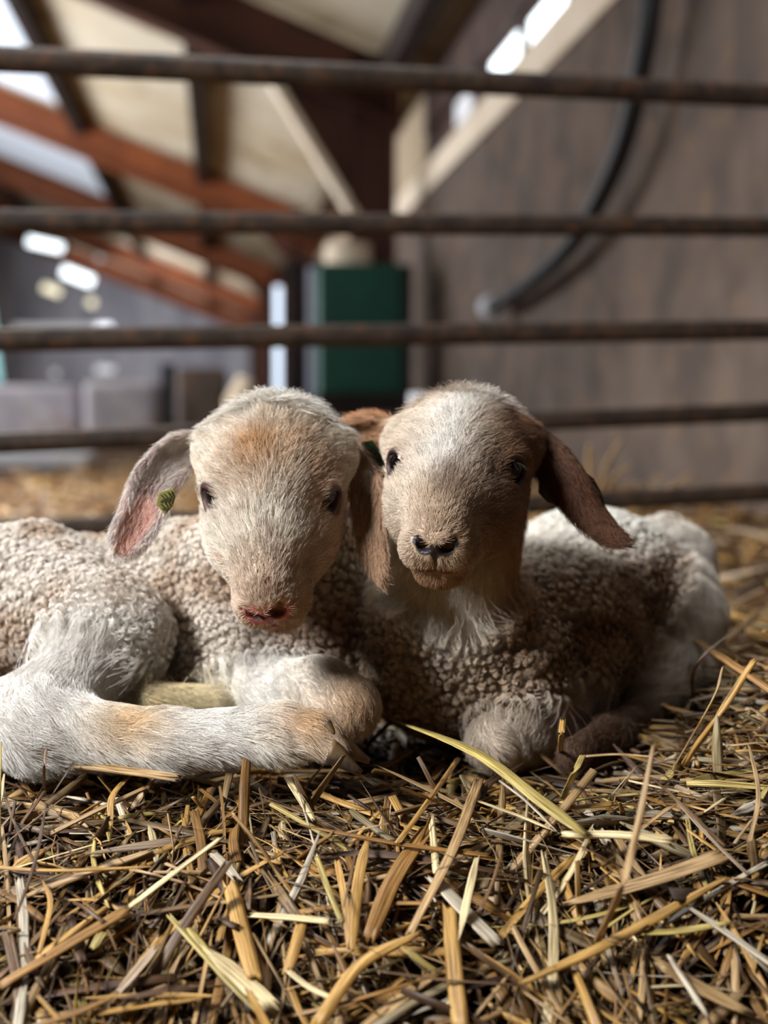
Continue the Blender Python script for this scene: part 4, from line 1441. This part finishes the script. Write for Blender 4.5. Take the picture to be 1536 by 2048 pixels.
pink_ = srgb(202, 148, 132)
ear1L = [station(415, 893, .745, 30, (.35, 0, 1), (-.1, -1, -.2), .5), station(362, 908, .738, 42, (.5, 0, 1), (-.1, -1, -.2), .45), station(312, 962, .72, 46, (.9, .1, .65), (.1, -1, -.1), .4),
         station(284, 1028, .705, 44, (1, .1, .45), (.15, -1, 0), .35), station(256, 1080, .695, 36, (1, .1, .4), (.15, -1, 0), .3), station(243, 1108, .69, 16, (1, .1, .4), (.15, -1, 0), .2)]
ear1R = [station(672, 905, .745, 24, (-.2, .4, 1), (.5, -.8, 0), .5), station(712, 925, .735, 34, (.6, .5, .5), (.4, -.8, 0), .5), station(728, 985, .72, 38, (.8, .6, .1), (-.4, -.9, 0), .5),
         station(738, 1055, .71, 36, (.8, .6, .1), (-.4, -.9, 0), .5), station(752, 1120, .70, 26, (.8, .6, .1), (-.4, -.9, 0), .4), station(764, 1162, .695, 5, (.8, .6, .1), (-.4, -.9, 0), .3)]
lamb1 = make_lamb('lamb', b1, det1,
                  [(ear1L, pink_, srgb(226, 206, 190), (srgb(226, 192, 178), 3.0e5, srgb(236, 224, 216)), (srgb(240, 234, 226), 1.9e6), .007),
                   (ear1R, srgb(166, 128, 104), srgb(206, 180, 150), (srgb(178, 144, 114), 1.5e6, srgb(176, 142, 112)), (srgb(192, 162, 130), 1.9e6), .007)],  # this ear's tan is darkened to carry its shade
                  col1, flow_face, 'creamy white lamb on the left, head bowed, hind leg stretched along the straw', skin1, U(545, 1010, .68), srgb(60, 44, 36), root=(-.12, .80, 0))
claw(lamb1, U(660, 1502, .636), np.array([.9, -.15, -.30]), np.array([.3, 0, 1.0]), .020, .011, .014)
claw(lamb1, U(676, 1486, .648), np.array([.9, .1, -.30]), np.array([.3, 0, 1.0]), .020, .011, .013)
claw(lamb1, U(655, 1446, .636), np.array([.7, -.5, -.5]), np.array([.2, 0, 1.0]), .007, .005, .005)
claw(lamb1, U(425, 1408, .742), np.array([.9, -.3, -.3]), np.array([0, 0, 1.0]), .012, .008, .010)
Yt = .703
ol = [U(x, y, Yt) for (x, y) in ((318, 985), (347, 975), (352, 990), (346, 1012), (330, 1030), (312, 1008))]
ink = []
for (x0, y0, x1, y1, x2, y2) in ((322, 990, 328, 996, 320, 1004), (328, 988, 334, 994, 328, 1004), (336, 984, 341, 992, 334, 1004), (343, 982, 346, 992, 341, 1006), (322, 1008, 328, 1014, 324, 1018), (330, 1006, 335, 1012, 330, 1022), (338, 1006, 341, 1012, 336, 1018)):
    ink.append([U(x, y, Yt - .0006) for (x, y) in ((x0, y0), (x1, y1), (x2, y2))])
t1 = ear_tag(lamb1, ol, (0, 1, 0), M_tag_y, ink)
t1['label'] = 'yellow green ear tag with dark writing'

# ------------------------------------------------------------------ right lamb
H2 = head_frame(11, 18, -3)
O2 = U(914, 944, .715)
b2 = Body()
w2 = srgb(206, 184, 158); back2 = srgb(232, 224, 212); legd = srgb(96, 66, 46)
b2.cap(U(930, 1310, .815), U(1075, 1275, .85), px(172, .815), px(165, .85), .03, fur='wool', col=w2)
b2.cap(U(1075, 1275, .85), U(1180, 1215, .93), px(165, .85), px(170, .93), .03, fur='wool', col=w2)
b2.cap(U(1170, 1205, .93), U(1245, 1180, .99), px(165, .93), px(135, .99), .03, fur='wool', col=back2)
b2.cap(U(830, 1320, .775), U(1000, 1350, .77), px(112, .775), px(105, .77), .03, fur='wool', col=w2)
b2.cap(U(895, 1225, .775), U(918, 1030, .765), px(122, .775), px(122, .765), .03, fur='neck', col=cream_, flow=np.array([0, -.1, -1.0]), L=.016)
# hip, thigh, hock
b2.cap(U(1350, 1118, .985), U(1362, 1225, .945), px(72, .985), px(76, .945), .010, fur='leg', col=back2, L=.014)
b2.cap(U(1365, 1225, .915), U(1350, 1345, .86), px(76, .915), px(60, .86), .02, fur='leg', col=srgb(238, 228, 214), L=.020)
b2.cap(U(1350, 1355, .855), U(1320, 1405, .825), px(58, .88), px(60, .84), .015, fur='leg', col=srgb(220, 204, 182), L=.018, flow=np.array([-.7, -.2, -.6]))
b2.cap(U(1330, 1425, .82), U(1215, 1480, .76), px(52, .82), px(42, .76), .012, fur='leg', col=legd, L=.008)  # dark brown fur, with the foot's shade put into the colour
b2.cap(U(1215, 1480, .76), U(1150, 1510, .72), px(42, .76), px(32, .72), .012, fur='leg', col=legd, L=.008)
# folded fore knee
b2.cap(U(1130, 1395, .80), U(1035, 1450, .745), px(70, .80), px(50, .745), .015, fur='leg', col=srgb(206, 192, 174), L=.014)
b2.cap(U(1035, 1450, .745), U(985, 1472, .73), px(48, .745), px(40, .73), .012, fur='leg', col=srgb(226, 216, 202), L=.014)
b2.cap(U(990, 1480, .725), U(1120, 1490, .76), px(40, .725), px(32, .76), .012, fur='leg', col=w2, L=.008)
det2 = add_head(b2, O2, H2, tan_, 1.0, 1.0, 0)


def col2(V, loc, W, C):
    f, r, u = loc[:, 0], loc[:, 1], loc[:, 2]
    face = W[:, 2][:, None]
    nz = vnoise(V, 120, 19)
    def mixc(c, k, w_): return c * (1 - w_[:, None]) + k * w_[:, None]
    c = np.tile(srgb(198, 174, 148), (len(V), 1))
    # pale left brow and cheek, browner right side
    c = mixc(c, srgb(222, 206, 186), sstep(-r, .4, 2.6) * .85)
    c = mixc(c, srgb(142, 108, 82), sstep(r, .8, 3.0) * .9)
    # white blaze down the forehead
    w_ = np.exp(-((r + .3 - .3 * np.clip(-f, 0, 4)) / 1.5) ** 2) * sstep(7.0 - f, 0, 3.5)
    c = mixc(c, srgb(240, 234, 224), np.clip(w_ * (.75 + .5 * nz), 0, 1))
    # brown poll edge to the right
    w_ = np.exp(-(((r - 2.9) / 1.2) ** 2 + ((f + 2.5) / 2.4) ** 2)) * .8
    c = mixc(c, srgb(122, 80, 52), w_)
    # darker nose bridge, rusty eye corners
    w_ = np.exp(-(((r - .5) / 1.1) ** 2 + ((f - 5.6) / 1.6) ** 2)) * sstep(u, -.5, .5) * .6
    c = mixc(c, srgb(118, 88, 68), np.clip(w_ * (.5 + nz), 0, 1))
    c = mixc(c, srgb(164, 100, 56), .75 * np.exp(-(((np.abs(r) - 3.2) / .7) ** 2 + ((f - 1.4) / .9) ** 2 + ((u - .8) / .9) ** 2)))
    c = mixc(c, srgb(168, 134, 104), sstep(f, 6.2, 7.6) * sstep(-u, 2.2, 3) * .9)
    out = C * (1 - face) + c * face
    # neck: white beard on the left, tan to the right
    lx = V[:, 0]
    w_ = W[:, 3] * sstep(lx, .055, .085)
    out = mixc(out, srgb(168, 124, 86), w_ * .8)
    w_ = W[:, 3] * (1 - sstep(lx, .04, .07))
    out = mixc(out, srgb(238, 230, 216), w_ * .7)
    # brown flecked fleece, deep shade painted into its right side, whiter along the back
    top = sstep(V[:, 2], .095, .125)
    w_ = W[:, 0] * (1 - top) * (.5 + .5 * sstep(vnoise(V, 55, 25), .35, .7)) * (.45 + .55 * sstep(V[:, 0], .03, .09))
    out = mixc(out, srgb(128, 98, 74), w_ * .95)
    out = mixc(out, srgb(238, 232, 222), W[:, 0] * top * .9)
    return out


def skin2(V, loc, C, bare, mb, pb, eb):
    c = C * .74
    nose = np.zeros(len(V))
    for q, r_ in det2['nostrils']: nose = np.maximum(nose, 1 - sstep(np.linalg.norm(V - q, axis=1), r_ * .9, r_ * 1.25))
    c = c * (1 - nose[:, None]) + srgb(30, 24, 26) * nose[:, None]
    pad = 1 - sstep(np.linalg.norm(V - det2['P'](9.2, 0, -.95), axis=1), .0035, .0055)
    c = c * (1 - pad[:, None]) + srgb(30, 24, 26) * pad[:, None]
    c = c * (1 - pb[:, None]) + srgb(26, 19, 19) * pb[:, None]
    c = c * (1 - mb[:, None]) + srgb(92, 56, 46) * mb[:, None]
    c = c * (1 - eb[:, None]) + srgb(56, 34, 30) * eb[:, None]
    return c


be = srgb(112, 76, 54)
ear2L = [station(795, 872, .755, 24, (.1, .2, 1), (0, -1, -.3), .5), station(755, 862, .765, 36, (.1, .2, 1), (0, -1, -.4), .5), station(715, 866, .78, 36, (.1, .2, 1), (0, -1, -.4), .5),
         station(670, 885, .795, 28, (.2, .2, 1), (0, -1, -.4), .5), station(630, 910, .80, 6, (.2, .2, 1), (0, -1, -.4), .3)]
ear2R = [station(1035, 872, .745, 28, (-.5, .3, .9), (-.3, .9, -.3), .4), station(1085, 905, .735, 42, (.8, .2, .6), (-.2, .95, -.2), .45), station(1130, 962, .725, 44, (.85, .2, .5), (-.1, 1, -.1), .45),
         station(1172, 1022, .72, 36, (.8, .2, .6), (-.1, 1, -.1), .45), station(1210, 1062, .715, 27, (.6, .2, .8), (-.1, 1, -.1), .4), station(1244, 1082, .71, 12, (.4, .2, .9), (-.1, 1, -.1), .3), station(1252, 1084, .71, 4, (.4, .2, .9), (-.1, 1, -.1), .2)]
lamb2 = make_lamb('lamb', b2, det2,
                  [(ear2L, srgb(170, 126, 92), be, (srgb(210, 190, 168), 1.2e6, srgb(190, 146, 108)), (srgb(184, 118, 70), 1.8e6), .009),
                   (ear2R, srgb(92, 62, 46), srgb(84, 56, 42), (srgb(100, 68, 48), 6e5, srgb(96, 64, 46)), (srgb(104, 68, 46), 2.0e6), .006)],
                  col2, flow_face, 'tan faced lamb on the right, white blaze, brown drooping ear, looking up at the viewer', skin2, U(910, 970, .67), srgb(44, 34, 28), root=(.12, .85, 0))
Yt = .745
t2 = ear_tag(lamb2, [U(x, y, Yt) for (x, y) in ((722, 884), (745, 880), (762, 905), (768, 935), (752, 952), (730, 925))], (.2, 1, 0), M_tag_g,
             [[U(x, y, Yt - .0006) for (x, y) in q] for q in (((735, 895), (742, 905), (736, 912)), ((745, 892), (753, 903), (746, 914)), ((742, 920), (750, 928), (745, 936)), ((754, 916), (760, 926), (755, 938)))])
t2['label'] = 'dark green ear tag with dark writing, half hidden'
Yt = .742
t3 = ear_tag(lamb2, [U(x, y, Yt) for (x, y) in ((1165, 940), (1188, 958), (1203, 985), (1210, 1010), (1196, 1018), (1160, 985))], (.2, 1, 0), M_tag_g)
t3['label'] = 'green ear tag button behind the drooping ear'
Yt = .735
t4 = ear_tag(lamb2, [U(x, y, Yt) for (x, y) in ((1078, 955), (1110, 960), (1135, 990), (1125, 1012), (1095, 1005), (1076, 985))], (.2, 1, 0), M_tag_g)
t4['label'] = 'dark green tag plate hanging under the drooping ear'
